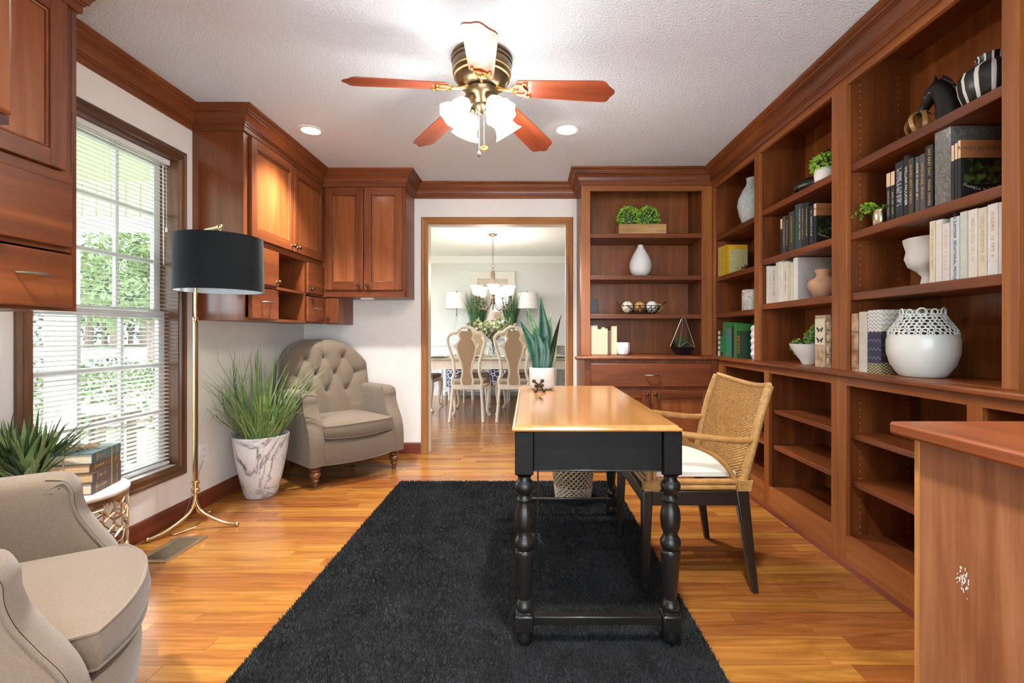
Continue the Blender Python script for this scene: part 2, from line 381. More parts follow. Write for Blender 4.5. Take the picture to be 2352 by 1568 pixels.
def frame3(X, Y, Z, T): return Matrix(((X[0], Y[0], Z[0], T[0]), (X[1], Y[1], Z[1], T[1]), (X[2], Y[2], Z[2], T[2]), (0, 0, 0, 1)))
def arc(c, r, a0, a1, n, plane='xz', y=0):
    out = []
    for k in range(n + 1):
        a = a0 + (a1 - a0) * k / n; p, q = c[0] + r * math.cos(a), c[1] + r * math.sin(a)
        out.append((p, y, q) if plane == 'xz' else (y, p, q) if plane == 'yz' else (p, q, y))
    return out
def spline(pts, n=8):
    P = [Vector(p) for p in pts]; out = []
    for i in range(len(P) - 1):
        p0, p1, p2, p3 = P[max(i - 1, 0)], P[i], P[i + 1], P[min(i + 2, len(P) - 1)]
        for k in range(n):
            t = k / n; out.append(.5 * ((2 * p1) + (p2 - p0) * t + (2 * p0 - 5 * p1 + 4 * p2 - p3) * t * t + (3 * p1 - p0 - 3 * p2 + p3) * t ** 3))
    return out + [P[-1]]
# ------------------------------------------------------------------ room shell
XL, XR, YB, YN, H = -2.03, 1.86, 4.32, -1.2, 2.44       # left/right/back/near walls, ceiling
DX0, DX1, DY1 = -2.7, 2.3, 8.42                          # dining room beyond the opening
OX0, OX1, OZ = -.905, .345, 2.075                        # cased opening in the back wall
WY0, WY1, WZ0, WZ1 = 1.935, 2.765, .315, 2.09            # window opening in the left wall
fl = struct('floor', MB().box(-2.8, 2.4, -1.3, 8.5, -.06, -.016), 'dark_wood')
rows = []; y = -1.2; rw = .0745; near = []; far = MB(); rnd = random.Random(3)
while y < DY1:
    x = (XL if y < YB else DX0) - rnd.random() * .9
    while x < (XR if y < YB else DX1):
        ln = rnd.uniform(.55, 1.25); a, b = max(x, XL if y < YB else DX0) + .0005, min(x + ln, XR if y < YB else DX1) - .0005
        if b - a > .03:
            if 1.38 < y < 3.42 and a < 1.5 and not (a > -.93 and b < .62 and 1.1 < y < 3.38): near.append((a, b, y + .0005, y + rw - .0005))
            else: far.box(a, b, y + .0005, y + rw - .0005, -.016, rnd.uniform(-.0004, 0))
        x += ln
    y += rw
for a, b, c, d in near:
    obj('plank', MB().box(-(b - a) / 2, (b - a) / 2, 0, d - c, -.016, rnd.uniform(-.0004, 0)), 'floor_oak', fl, world=False, smooth=0).location = ((a + b) / 2, c, 0)
obj('plank_field', far, 'floor_oak', fl, smooth=0, kind='stuff')
struct('ceiling', MB().box(XL - .12, XR + .12, YN - .1, YB, H, H + .1), 'ceiling_paint')
struct('ceiling_dining', MB().box(DX0 - .1, DX1 + .1, YB, DY1 + .1, H, H + .1), 'white_paint')
T_ = .12
wl = MB().box(XL - T_, XL, YN, WY0, 0, H).box(XL - T_, XL, WY1, YB + .12, 0, H).box(XL - T_, XL, WY0, WY1, 0, WZ0).box(XL - T_, XL, WY0, WY1, WZ1, H)
struct('wall_left', wl, 'wall_paint', smooth=0)
struct('wall_right', MB().box(XR, XR + T_, YN, YB + .12, 0, H), 'wall_paint')
struct('wall_back', MB().box(XL, OX0 - .02, YB, YB + .12, 0, H).box(OX1 + .02, XR, YB, YB + .12, 0, H).box(OX0 - .02, OX1 + .02, YB, YB + .12, OZ + .02, H), 'wall_paint', smooth=0)
N0, N1, N3 = -1.2, 1.6, 2.2                               # added glazed double doors behind the camera, unseen, letting in fill daylight
struct('wall_near', MB().box(XL - T_, N0, YN - T_, YN, 0, H).box(N1, XR + T_, YN - T_, YN, 0, H).box(N0, N1, YN - T_, YN, N3, H), 'wall_paint', smooth=0)
d2 = thing('added_door', None, None, ((N0 + N1) / 2, YN, 0), kind='structure')
for a, b in ((N0, (N0 + N1) / 2), ((N0 + N1) / 2, N1)):
    lf = obj('added_door_leaf', MB().ring(lambda p, q, d: (p, YN - .08 + d, q), a + .002, b - .002, .002, N3, .09, 0, .04), 'vinyl_white', d2); obj('pane', MB().box(a + .09, b - .09, YN - .062, YN - .058, .09, N3 - .09), 'window_glass', lf)
# dining room shell with an unseen left side window added for daylight
V0, V1, V2, V3 = 4.9, 7.9, .35, 2.2
struct('wall_dining_left', MB().box(DX0 - .1, DX0, YB, V0, 0, H).box(DX0 - .1, DX0, V1, DY1, 0, H).box(DX0 - .1, DX0, V0, V1, 0, V2).box(DX0 - .1, DX0, V0, V1, V3, H), 'dining_wall', smooth=0)
struct('wall_dining_right', MB().box(DX1, DX1 + .1, YB, DY1, 0, H), 'dining_wall')
struct('wall_dining_far', MB().box(DX0 - .1, DX1 + .1, DY1, DY1 + .1, 0, H), 'dining_wall')
struct('wall_dining_near', MB().box(DX0 - .1, XL, YB, YB + .1, 0, H).box(XR, DX1 + .1, YB, YB + .1, 0, H), 'dining_wall', smooth=0)
w2 = thing('added_window', None, None, (DX0, (V0 + V1) / 2, V2), kind='structure')
fr = MB().box(DX0 - .09, DX0 - .03, V0, V0 + .05, V2, V3).box(DX0 - .09, DX0 - .03, V1 - .05, V1, V2, V3).box(DX0 - .09, DX0 - .03, V0 + .05, V1 - .05, V2, V2 + .05).box(DX0 - .09, DX0 - .03, V0 + .05, V1 - .05, V3 - .05, V3).box(DX0 - .09, DX0 - .03, (V0 + V1) / 2 - .03, (V0 + V1) / 2 + .03, V2 + .05, V3 - .05)
obj('added_window_frame', fr, 'vinyl_white', w2)
obj('pane', MB().box(DX0 - .062, DX0 - .058, V0 + .05, (V0 + V1) / 2 - .03, V2 + .05, V3 - .05), 'window_glass', w2); obj('pane', MB().box(DX0 - .062, DX0 - .058, (V0 + V1) / 2 + .03, V1 - .05, V2 + .05, V3 - .05), 'window_glass', w2)
def sweep(path, prof, normals_right=True):
    P = [Vector((*p, 0)) for p in path]; segs = []
    for i in range(len(P) - 1):
        d = (P[i + 1] - P[i]).normalized(); segs.append(Vector((d.y, -d.x, 0)))
    out = []
    for i in range(len(P) - 1):
        mb = MB(); rings = []
        for e, q in ((0, i), (1, i + 1)):
            n1 = segs[i]; o_ = segs[i - 1] if (e == 0 and i > 0) else segs[i + 1] if (e == 1 and i < len(segs) - 1) else n1
            k = (n1 + o_) / (1 + n1.dot(o_)) if 1 + n1.dot(o_) > .01 else n1
            rings.append([P[q] + k * d + Vector((0, 0, z)) for d, z in prof])
        m = len(prof); mb.add(rings[0] + rings[1], [(k, (k + 1) % m, m + (k + 1) % m, m + k) for k in range(m)] + [tuple(range(m))[::-1], tuple(range(m, 2 * m))])
        out.append(mb)
    return out
CF, BF, UF, RF = -1.72, 3.98, 3.94, 1.52        # faces: left cabinets, back cabinet, back bookcase upper, right bookcase upper
prof = [(0, -.135), (.011, -.135), (.013, -.132), (.013, -.106), (.019, -.104), (.020, -.096), (.027, -.094), (.028, -.088), (.033, -.074), (.042, -.058), (.053, -.047), (.058, -.046), (.059, -.039), (.067, -.037), (.070, -.030), (.070, -.024), (.076, -.021), (.084, -.014), (.089, -.006), (.090, -.002), (0, -.002)]
prof = [(d, H + z) for d, z in prof]
cr = [(CF, YN), (CF, 1.815), (XL, 1.815), (XL, 2.88), (CF, 2.88), (CF, BF), (-1.03, BF), (-1.03, YB), (.44, YB), (.44, UF), (RF, UF), (RF, YN)]
for i, mb in enumerate(sweep(cr, prof)):
    struct('trim_%d' % (i + 1), mb, 'cherry_y' if i % 2 == 0 else 'cherry_x', smooth=22)
# white crown and chair rail of the dining room
wp = [(0, H - .11), (.012, H - .11), (.03, H - .08), (.05, H - .04), (.08, H - .02), (.085, H - .001), (0, H - .001)]
for i, mb in enumerate(sweep([(DX0, YB + .12), (DX0, DY1), (DX1, DY1), (DX1, YB + .12)], wp)): struct('trim_%d' % (i + 20), mb, 'white_paint')
struct('trim_30', MB().prism([(DY1 - .03, .87), (DY1 - .012, .86), (DY1, .86), (DY1, .94), (DY1 - .03, .93)], 'x', DX0, DX1), 'white_paint')
struct('baseboard_dining_far', MB().box(DX0, DX1, DY1 - .018, DY1, 0, .14), 'white_paint')
bp = [(0, 0), (.016, 0), (.016, .075), (.012, .09), (.006, .098), (0, .10)]
for nm, pth in (('left', [(XL, YN), (XL, YB)]), ('back', [(XL, YB), (OX0 - .068, YB)])):
    struct('baseboard_' + nm, sweep(pth, bp)[0], 'base_y' if nm == 'left' else 'base_x')
# cased opening to the dining room
cp = [(.0, 0), (.066, 0), (.066, -.012), (.054, -.02), (.040, -.014), (.026, -.019), (.012, -.019), (.006, -.010), (0, -.008)]   # (outward, towards the room)
def casing(name, rect, plane, mat_h, mat_v, thick=1.0, parts=('top', 'a', 'b', 'bot'), parent=None):
    a0, a1, z0, z1 = rect; o_ = []
    def pt(a, z, d): return (a, plane[1] + d * thick, z) if plane[0] == 'y' else (plane[1] - d * thick, a, z)
    for s in parts:
        mb = MB(); e0, e1 = [], []
        for u, d in cp:
            if s == 'top': e0.append(pt(a0 - u, z1 + u, d)); e1.append(pt(a1 + u, z1 + u, d))
            if s == 'bot': e0.append(pt(a0 - u, z0 - u, d)); e1.append(pt(a1 + u, z0 - u, d))
            if s == 'a': e0.append(pt(a0 - u, z0 - (u if 'bot' in parts else 0), d)); e1.append(pt(a0 - u, z1 + u, d))
            if s == 'b': e0.append(pt(a1 + u, z0 - (u if 'bot' in parts else 0), d)); e1.append(pt(a1 + u, z1 + u, d))
        m = len(cp); mb.add(e0 + e1, [(k, (k + 1) % m, m + (k + 1) % m, m + k) for k in range(m)] + [tuple(range(m))[::-1], tuple(range(m, 2 * m))])
        o_.append(obj('casing', mb, mat_h if s in ('top', 'bot') else mat_v, parent, smooth=35))
    return o_
d1 = thing('door_1', None, None, ((OX0 + OX1) / 2, YB, 0), kind='structure')
casing('casing', (OX0 + .004, OX1 - .004, 0, OZ - .004), ('y', YB), 'oak_trim_x', 'oak_trim_z', parts=('top', 'a', 'b'), parent=d1)
obj('jamb', MB().box(OX0 - .02, OX0, YB, YB + .125, 0, OZ), 'white_paint', d1); obj('jamb', MB().box(OX1, OX1 + .02, YB, YB + .125, 0, OZ), 'white_paint', d1)
obj('jamb', MB().box(OX0 - .02, OX1 + .02, YB, YB + .125, OZ, OZ + .02), 'white_paint', d1)
# ------------------------------------------------------------------ window_1: casing, jambs, two sashes of nine panes
w1 = thing('window_1', None, None, (XL, (WY0 + WY1) / 2, WZ0), kind='structure')
casing('casing', (WY0 + .012, WY1 - .012, WZ0 + .012, WZ1 - .012), ('x', XL), 'walnut_trim_y', 'walnut_trim_z', parent=w1, thick=1.1)
J = .012
obj('jamb', MB().box(XL - .115, XL, WY0, WY0 + J, WZ0, WZ1), 'walnut_trim_z', w1); obj('jamb', MB().box(XL - .115, XL, WY1 - J, WY1, WZ0, WZ1), 'walnut_trim_z', w1)
obj('jamb', MB().box(XL - .115, XL, WY0 + J, WY1 - J, WZ1 - J, WZ1), 'walnut_trim_y', w1); obj('sill', MB().box(XL - .115, XL, WY0 + J, WY1 - J, WZ0, WZ0 + J), 'vinyl_white', w1)
zm = fz(716, 2.45)
for nm, z0, z1, x0 in (('sash', zm - .018, WZ1 - J, XL - .118), ('sash', WZ0 + J, zm + .018, XL - .092)):
    a, b = WY0 + J, WY1 - J; st = .045
    s = obj(nm, MB().ring(lambda p, q, d: (x0 + d, p, q), a, b, z0, z1, st, 0, .024), 'vinyl_white', w1, bevel=.003)
    a, b, z0, z1 = a + st, b - st, z0 + st, z1 - st
    for k in (1, 2):
        yy = a + (b - a) * k / 3; obj('muntin', MB().box(x0 + .003, x0 + .02, yy - .010, yy + .010, z0, z1), 'vinyl_white', s)
        zz = z0 + (z1 - z0) * k / 3; obj('muntin', MB().box(x0 + .004, x0 + .019, a, b, zz - .010, zz + .010), 'vinyl_white', s)
    for i in range(3):
        for j in range(3):
            obj('pane', MB().box(x0 + .010, x0 + .013, a + (b - a) * i / 3, a + (b - a) * (i + 1) / 3, z0 + (z1 - z0) * j / 3, z0 + (z1 - z0) * (j + 1) / 3), 'window_glass', s, smooth=0)
# ------------------------------------------------------------------ venetian blind
xb = XL - .045; ba, bb = WY0 + .018, WY1 - .022
bl = thing('venetian_blind', 'white slatted blind lowered with open slats in the window', 'blind', (xb, (ba + bb) / 2, WZ0 + .02))
obj('headrail', MB().box(xb - .016, xb + .016, ba, bb, WZ1 - J - .030, WZ1 - J - .001), 'blind_white', bl, bevel=.003)
obj('bottom_rail', MB().box(xb - .013, xb + .013, ba, bb, WZ0 + .022, WZ0 + .038), 'blind_white', bl, bevel=.003)
sm = MB(); hw = .0125
sm.add([(hw * (2 * k / 4 - 1), e * (bb - ba) / 2, .0016 * (1 - (2 * k / 4 - 1) ** 2)) for e in (-1, 1) for k in range(5)] + [(hw * (2 * k / 4 - 1), e * (bb - ba) / 2, .0016 * (1 - (2 * k / 4 - 1) ** 2) - .0007) for e in (-1, 1) for k in range(5)],
       [(k, k + 1, k + 6, k + 5) for k in range(4)] + [(10 + k + 5, 10 + k + 6, 10 + k + 1, 10 + k) for k in range(4)] + [(0, 5, 15, 10), (4, 14, 19, 9)])
z = WZ0 + .056; first = None
while z < WZ1 - J - .036:
    if first is None: first = s = obj('slat', sm, 'blind_white', bl, world=False)
    else: s = first.copy(); COL.objects.link(s)
    s.location = (0, 0, z - bl.location.z); s.rotation_euler = (0, R(12), 0); z += .0219
for f_ in (.16, .5, .84):
    yy = ba + (bb - ba) * f_
    obj('ladder_cord', MB().tube([(xb + .0135, yy, WZ0 + .03), (xb + .0135, yy, WZ1 - .04)], .0007, 4).tube([(xb - .0135, yy, WZ0 + .03), (xb - .0135, yy, WZ1 - .04)], .0007, 4), 'blind_white', bl)
obj('tilt_wand', MB().tube([(xb + .02, bb - .06, WZ1 - .06), (xb + .022, bb - .058, WZ1 - .62)], .003, 6), 'blind_white', bl)
obj('pull_cord', MB().tube([(xb + .019, bb - .035, WZ1 - .06), (xb + .02, bb - .034, WZ1 - .40)], .0012, 5).lathe([(.002, 0), (.006, -.02), (.006, -.03), (0, -.034)], 8, (xb + .02, bb - .034, WZ1 - .40)), 'blind_white', bl)
# ------------------------------------------------------------------ outside
GZ = -.35
struct('ground', MB().box(-70, -2.2, -20, 70, GZ - .1, GZ), 'lawn')
struct('ground_rear_bounce', MB().box(-2.2, 30, -20, YN - .15, GZ - .1, -.05), 'bounce_patio')  # unseen bright ground, added to reflect daylight in through the rear doors
struct('ground_bed', MB().box(-16, -4.5, 7.2, 12.5, GZ, GZ + .03), 'mulch')
struct('ground_driveway', MB().box(-65, -6, 17, 46, GZ, GZ + .05), 'asphalt')
struct('ground_far_bed', MB().box(-70, -6, 56, 64, GZ, GZ + .12), 'mulch')
struct('ground_porch', MB().box(-5.2, XL - .12, -2, 4.5, GZ, -.14), 'porch_floor')
struct('roof_porch', MB().box(-6.2, XL - .12, -3, 4.5, 2.50, 2.56), 'porch_cream')
fa = thing('porch_fascia', 'cream porch fascia with battens seen through the upper window', 'porch trim', (-4, 4.45, 2.06))
obj('board', MB().box(-6.2, XL - .13, 4.42, 4.47, 2.16, 2.50), 'porch_cream', fa); obj('beam', MB().box(-6.2, XL - .13, 4.38, 4.50, 2.04, 2.16), 'vinyl_white', fa)
for k in range(28): obj('batten', MB().box(-2.4 - k * .135, -2.375 - k * .135, 4.405, 4.42, 2.16, 2.47), 'porch_cream', fa, smooth=0)
pc = thing('porch_column', 'white square porch column outside the lower window', 'column', (-3.86, 3.95, -.14))
obj('shaft', MB().box(-3.94, -3.78, 3.87, 4.03, 0, 2.06), 'vinyl_white', pc, bevel=.01); obj('base', MB().box(-3.98, -3.74, 3.83, 4.07, -.14, .02), 'vinyl_white', pc, bevel=.01); obj('capital', MB().box(-3.97, -3.75, 3.84, 4.06, 1.96, 2.04), 'vinyl_white', pc, bevel=.01)
def leafcloud(mb, c, rx, ry, rz, n, ln, rg):
    for _ in range(n):
        d = Vector((rg.gauss(0, 1), rg.gauss(0, 1), rg.gauss(0, 1))).normalized(); q = rg.uniform(.72, 1.05) * (1 + .18 * noise.noise(d * 2.3 + Vector(c)))
        p = (c[0] + d.x * rx * q, c[1] + d.y * ry * q, c[2] + d.z * rz * q)
        mb.leaf(p, (d + Vector((rg.uniform(-.8, .8), rg.uniform(-.8, .8), rg.uniform(-.8, .5)))), d, ln * rg.uniform(.7, 1.3), ln * .6)
rg = random.Random(11)
for i, (px, Y, r, h, mt, lab) in enumerate(((265, 7.6, .75, .85, 'leaf_b', 'yellow-green shrub in the mulch bed nearest the porch'), (190, 9.6, .7, .8, 'leaf_a', 'mid-green round shrub left of the yellow-green shrub outside'),
                                             (345, 11.6, .8, .75, 'leaf_b', 'bright shrub at the right end of the mulch bed outside'), (120, 8.3, .6, .75, 'leaf_b', 'pale shrub beside the white porch column'))):
    X = fx(px, Y); th = thing('garden_shrub', lab, 'shrub', (X, Y, GZ), group='shrubs outside the window')
    mb = MB(); leafcloud(mb, (X, Y, GZ + h * .5), r, r, h * .55, 700, .09, rg); obj('foliage', mb, mt, th, smooth=0, kind='stuff')
    obj('stem', MB().tube([(X, Y, GZ), (X, Y, GZ + h * .6)], .03, 6), 'bark', th)
for i in range(5):
    X = -10.6 - i * 1.75; th = thing('hedge_bush', ('first', 'second', 'third', 'fourth', 'fifth')[i] + ' clipped dark bush of the hedge before the driveway, from the right', 'bush', (X, 14.2, GZ), group='hedge before the driveway')
    mb = MB(); leafcloud(mb, (X, 14.2, GZ + .3), .84, .6, .38, 420, .12, rg); obj('foliage', mb, 'leaf_c', th, smooth=0, kind='stuff'); obj('stem', MB().tube([(X, 14.2, GZ), (X, 14.2, GZ + .3)], .04, 6), 'bark', th)
tl = ['slim tree with pale leaves beyond the driveway', 'tall dark-trunked tree beyond the driveway', 'thick-trunked tree at the far left of the window', 'yellow-green tree near the window corner', 'dark evergreen in the far row', 'broad leafy tree closing the far view']
for i, (px, Y, ht, r, mt) in enumerate(((262, 50, 15, 4.5, 'leaf_a'), (330, 54, 17, 5, 'leaf_b'), (205, 52, 16, 5, 'leaf_b'), (350, 22, 8, 2.6, 'leaf_b'), (300, 60, 11, 5.5, 'leaf_c'), (240, 62, 13, 7, 'leaf_c'))):
    X = fx(px, Y); th = thing('garden_tree', tl[i], 'tree', (X, Y, GZ), group='trees beyond the lawn')
    obj('trunk', MB().tube([(X, Y, GZ), (X + .1, Y, GZ + ht * .35), (X, Y, GZ + ht * .75)], [.028 * ht, .022 * ht, .008 * ht], 8), 'bark', th)
    mb = MB()
    for k in range(5): leafcloud(mb, (X + rg.uniform(-.5, .5) * r, Y + rg.uniform(-.4, .4) * r, GZ + ht * rg.uniform(.28, .8)), r * .75, r * .75, r * .6, 420, .06 * r + .2, rg)
    obj('crown', mb, mt, th, smooth=0, kind='stuff')
bx_, by_ = fx(222, 4.95), 4.95
ac = thing('porch_bench', 'low brown wooden bench outside the lower window', 'bench', (bx_, by_, GZ), R(-25))
for k in range(4): obj('slat', MB().box(-.45, .45, -.18 + k * .095, -.10 + k * .095, .62, .65), 'bark', ac, world=False)
for sx in (-.38, .38):
    for sy in (-.13, .13): obj('leg', MB().box(sx - .03, sx + .03, sy - .03, sy + .03, 0, .62), 'bark', ac, world=False)
# ------------------------------------------------------------------ built-in cabinets and bookcases
def panel_door(parent, face, a0, a1, z0, z1, off=.02, st=.062, name='door', knob=None):
    """shaker door on the plane face=('x'|'y', pos, outward sign); a = the other horizontal axis"""
    ax, pos, sg = face
    def bx(mb, u0, u1, w0, w1, d0, d1):
        p, q = sorted((pos + sg * d0, pos + sg * d1))
        return mb.box(p, q, u0, u1, w0, w1) if ax == 'x' else mb.box(u0, u1, p, q, w0, w1)
    d = obj(name, bx(MB(), a0 + st - .004, a1 - st + .004, z0 + st - .004, z1 - st + .004, 0, off * .42), 'panel_z', parent)
    for u0, u1 in ((a0, a0 + st), (a1 - st, a1)): obj('door_stile', bx(MB(), u0, u1, z0, z1, 0, off), 'cherry_z', d, bevel=.003)
    h = 'cherry_y' if ax == 'x' else 'cherry_x'
    obj('door_rail', bx(MB(), a0 + st, a1 - st, z0, z0 + st, 0, off), h, d, bevel=.002); obj('door_rail', bx(MB(), a0 + st, a1 - st, z1 - st, z1, 0, off), h, d, bevel=.002)
    b = .010
    bead = MB(); i0, i1, j0, j1 = a0 + st, a1 - st, z0 + st, z1 - st
    bead.ring((lambda a, z, dd: (pos + sg * dd, a, z)) if ax == 'x' else (lambda a, z, dd: (a, pos + sg * dd, z)), i0, i1, j0, j1, b, 0, off * .78)
    obj('bead', bead, 'cherry_z', d, bevel=.004)
    if knob: add_knob(d, face, knob[0], knob[1], off)
    return d
def add_knob(parent, face, a, z, off=.02):
    ax, pos, sg = face; m = Matrix.Rotation(sg * PI / 2, 4, 'Y') if ax == 'x' else Matrix.Rotation(-sg * PI / 2, 4, 'X')
    c = (pos + sg * off, a, z) if ax == 'x' else (a, pos + sg * off, z)
    obj('knob', MB().lathe([(.009, 0), (.006, .005), (.006, .013), (.013, .018), (.015, .024), (.012, .029), (0, .031)], 14, c, m), 'bronze', parent, label='dark bronze round knob')
def add_pull(parent, face, a, z, off=.02, ln=.105):
    ax, pos, sg = face; pts = []
    for k in range(13):
        t = k / 12; dd = off + .003 + .024 * math.sin(PI * t) ** .45; aa = a + ln * (t - .5)
        pts.append((pos + sg * dd, aa, z) if ax == 'x' else (aa, pos + sg * dd, z))
    obj('pull', MB().tube(pts, [.0035 + .003 * math.sin(PI * k / 12) for k in range(13)], 8), 'pewter', parent, label='brushed metal bow pull')
def slab(parent, face, a0, a1, z0, z1, off=.02, name='drawer', mat=None):
    ax, pos, sg = face; p, q = sorted((pos, pos + sg * off))
    return obj(name, MB().box(p, q, a0, a1, z0, z1) if ax == 'x' else MB().box(a0, a1, p, q, z0, z1), mat or ('cherry_y' if ax == 'x' else 'cherry_x'), parent, bevel=.004)
CT, CB = H - .03, 1.165
FX = ('x', CF, 1)
def left_unit(root, y0, y1, mirror=False, doors=True):
    """wall cabinet on the left wall: two tall doors above a row of cubbies, doors and drawers"""
    G = lambda y: y if not mirror else y0 + y1 - y
    def bxy(a, b): return sorted((G(a), G(b)))
    p = .02; X0 = XL + .002
    obj('side_panel', MB().box(X0, CF, *bxy(y0, y0 + p), CB, CT), 'cherry_gloss', root); obj('side_panel', MB().box(X0, CF, *bxy(y1 - p, y1), CB, CT), 'cherry_z', root)
    a, b = bxy(y0 + p, y1 - p)
    obj('back_panel', MB().box(X0, X0 + .012, a, b, CB, CT), 'cherry_z', root); obj('bottom_board', MB().box(X0 + .012, CF, a, b, CB, CB + .018), 'cherry_y', root); obj('top_board', MB().box(X0 + .012, CF, a, b, CT - .02, CT), 'cherry_y', root)
    obj('upper_box', MB().box(X0 + .012, CF - .001, a, b, 1.645, CT - .02), 'cherry_z', root)
    # face frame round the cubbies
    obj('shelf_board', MB().box(X0 + .012, CF - .002, a, b, 1.385, 1.403), 'cherry_y', root)
    W = y1 - y0
    for t0, t1, z0, z1 in ((.295, .315, CB + .018, 1.385), (.70, .72, CB + .018, 1.385), (.335, .355, 1.403, 1.645), (.70, .72, 1.403, 1.645)):
        obj('divider', MB().box(X0 + .012, CF - .002, *bxy(y0 + W * t0, y0 + W * t1), z0, z1), 'cherry_z', root)
    obj('face_rail', MB().box(CF - .001, CF + .003, a, b, 1.64, 1.675), 'cherry_y', root)
    # doors
    m = y0 + W * .53
    for e, (u, v) in enumerate(((y0 + .055, m - .003), (m + .003, y1 - .02))):
        q = bxy(u, v); k = (v - .035, 1.715) if e == 0 else (u + .035, 1.715); panel_door(root, FX, *q, 1.68, 2.298, knob=(G(k[0]), k[1]))
    for (u, v, z0, z1, kind) in ((.04, .315, CB + .012, 1.372, 'p'), (.72, .985, CB + .012, 1.372, 'p'), (.03, .335, 1.40, 1.635, 'r'), (.72, .985, 1.40, 1.635, 'l')):
        q = bxy(y0 + W * u, y0 + W * v); d = slab(root, FX, *q, z0, z1, .03 if kind == 'p' and u < .1 else .02, 'drawer' if kind == 'p' else 'door')
        of = .03 if kind == 'p' and u < .1 else .02
        if kind == 'p': add_pull(d, FX, sum(q) / 2, (z0 + z1) / 2 + .01, of)
        else: add_knob(d, FX, G(y0 + W * v - .03) if kind == 'r' else G(y0 + W * u + .03), z0 + .03, of)
c1 = thing('wall_cabinet', 'cherry wall cabinet with cubbies and drawers right of the window, above the tufted chair', 'cabinet', ((XL + CF) / 2, 3.4, CB))
left_unit(c1, 2.88, 4.0)
c2 = thing('wall_cabinet', 'cherry wall cabinet cropped by the left photo edge, left of the window', 'cabinet', ((XL + CF) / 2, 1.2, CB))
left_unit(c2, .73, 1.815, mirror=True)
# back-left cabinet above the light switches
c3 = thing('wall_cabinet', 'two-door cherry wall cabinet left of the doorway, above the light switch', 'cabinet', (-1.38, 4.15, 1.389))
obj('body', MB().box(CF + .002, -1.03, BF, YB - .002, 1.389, CT), 'cherry_z', c3)
obj('face_rail', MB().box(CF + .03, -1.03, BF - .004, BF, 1.389, 1.435), 'cherry_x', c3, bevel=.002); obj('side_molding', MB().box(-1.03, -1.022, BF + .0, BF + .03, 1.389, 2.3), 'cherry_z', c3, bevel=.003)
FYB = ('y', BF, -1)
panel_door(c3, FYB, -1.69, -1.372, 1.447, 2.298, knob=(-1.405, 1.485)); panel_door(c3, FYB, -1.364, -1.046, 1.447, 2.298, knob=(-1.331, 1.485))
obj('puck_light', MB().box(-1.42, -1.32, BF + .06, BF + .12, 1.374, 1.389), 'outlet_white', c3)
c4 = thing('corner_cubby', 'small cherry corner box with one knob hanging under the two-door cabinet', 'cabinet', (-1.63, 4.15, CB))
obj('body', MB().box(CF + .002, fx(779, 4.0), 4.0, YB - .002, CB, 1.388), 'cherry_z', c4); d = slab(c4, ('y', 4.0, -1), CF + .03, fx(779, 4.0) - .002, CB + .006, 1.38, .014, 'door', 'cherry_z'); add_knob(d, ('y', 4.0, -1), CF + .055, CB + .04, .014)
# cabinet end of the near wall, top left
c5 = thing('wall_cabinet', 'end of a brown cabinet cut by the top left photo corner', 'cabinet', (-1.3, .4, 1.37))
xe = fx(35, .72); ze = fz(272, .72)
obj('body', MB().box(XL + .01, xe, .05, .72, ze, CT), 'cherry_z', c5, bevel=.008); obj('underside_shade', MB().box(XL + .01, xe - .004, .06, .715, ze - .012, ze), 'dark_wood', c5)  # dark strip carries the shade of the cabinet underside in its colour
# --- bookcases
def bookcase(root, face, bays, zt, zb, depth, stiles, shelves, rail_top, rail_bot, th=.038, inset=.02, back='panel_z', side_pad=.02, pins=False):
    """bays: opening ranges along the wall; stiles: face-frame uprights; face=('x'|'y',pos,sign of depth direction)"""
    ax, pos, sg = face
    def bx(a0, a1, d0, d1, z0, z1):
        p, q = sorted((pos + sg * d0, pos + sg * d1)); a0, a1 = sorted((a0, a1))
        return MB().box(p, q, a0, a1, z0, z1) if ax == 'x' else MB().box(a0, a1, p, q, z0, z1)
    h = 'cherry_y' if ax == 'x' else 'cherry_x'; A0, A1 = min(stiles[0]), max(stiles[-1])
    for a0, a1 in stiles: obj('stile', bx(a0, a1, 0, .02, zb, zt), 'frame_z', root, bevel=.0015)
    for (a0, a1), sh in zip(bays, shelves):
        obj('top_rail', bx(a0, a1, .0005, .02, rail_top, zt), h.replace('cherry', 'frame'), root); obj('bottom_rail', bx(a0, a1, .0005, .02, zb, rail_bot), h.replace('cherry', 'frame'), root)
        if rail_bot - zb > .03: obj('floor_board', bx(a0 - .02, a1 + .02, .02, depth - .012, rail_bot - .022, rail_bot - .002), h, root)
        obj('back_panel', bx(a0 - side_pad, a1 + side_pad, depth - .012, depth, zb, zt), back, root)
        for e, a in ((-1, min(a0, a1)), (1, max(a0, a1))):
            lo, hi = sorted((a + e * side_pad * .4, a + e * side_pad)); o_ = obj('side_panel', bx(lo, hi, .02, depth - .012, zb, zt), 'cherry_z', root)
        for z in sh: obj('shelf', bx(min(a0, a1) - side_pad * .38, max(a0, a1) + side_pad * .38, inset, depth - .013, z - th, z), h, root, bevel=.003)
        if pins:
            mb = MB(); e = max(a0, a1) + side_pad * .4
            for dd in (.07, depth - .07):
                zz = zb + .12
                while zz < zt - .1:
                    q = pos + sg * dd; mb.lathe([(.0025, 0), (0, .0006)], 6, (q, e - .0005, zz) if ax == 'x' else (e, q, zz), Matrix.Rotation(PI / 2, 4, 'X')); zz += .032
            obj('pin_holes', mb, 'outlet_grey', root, kind='stuff')
    obj('crown_backing', bx(A0, A1, .02, depth, zt - .02, zt), h, root)
KT = .905
b1 = thing('bookcase', 'upper bookcase on the far wall right of the doorway, with a white vase', 'bookcase', (.975, 4.13, KT))
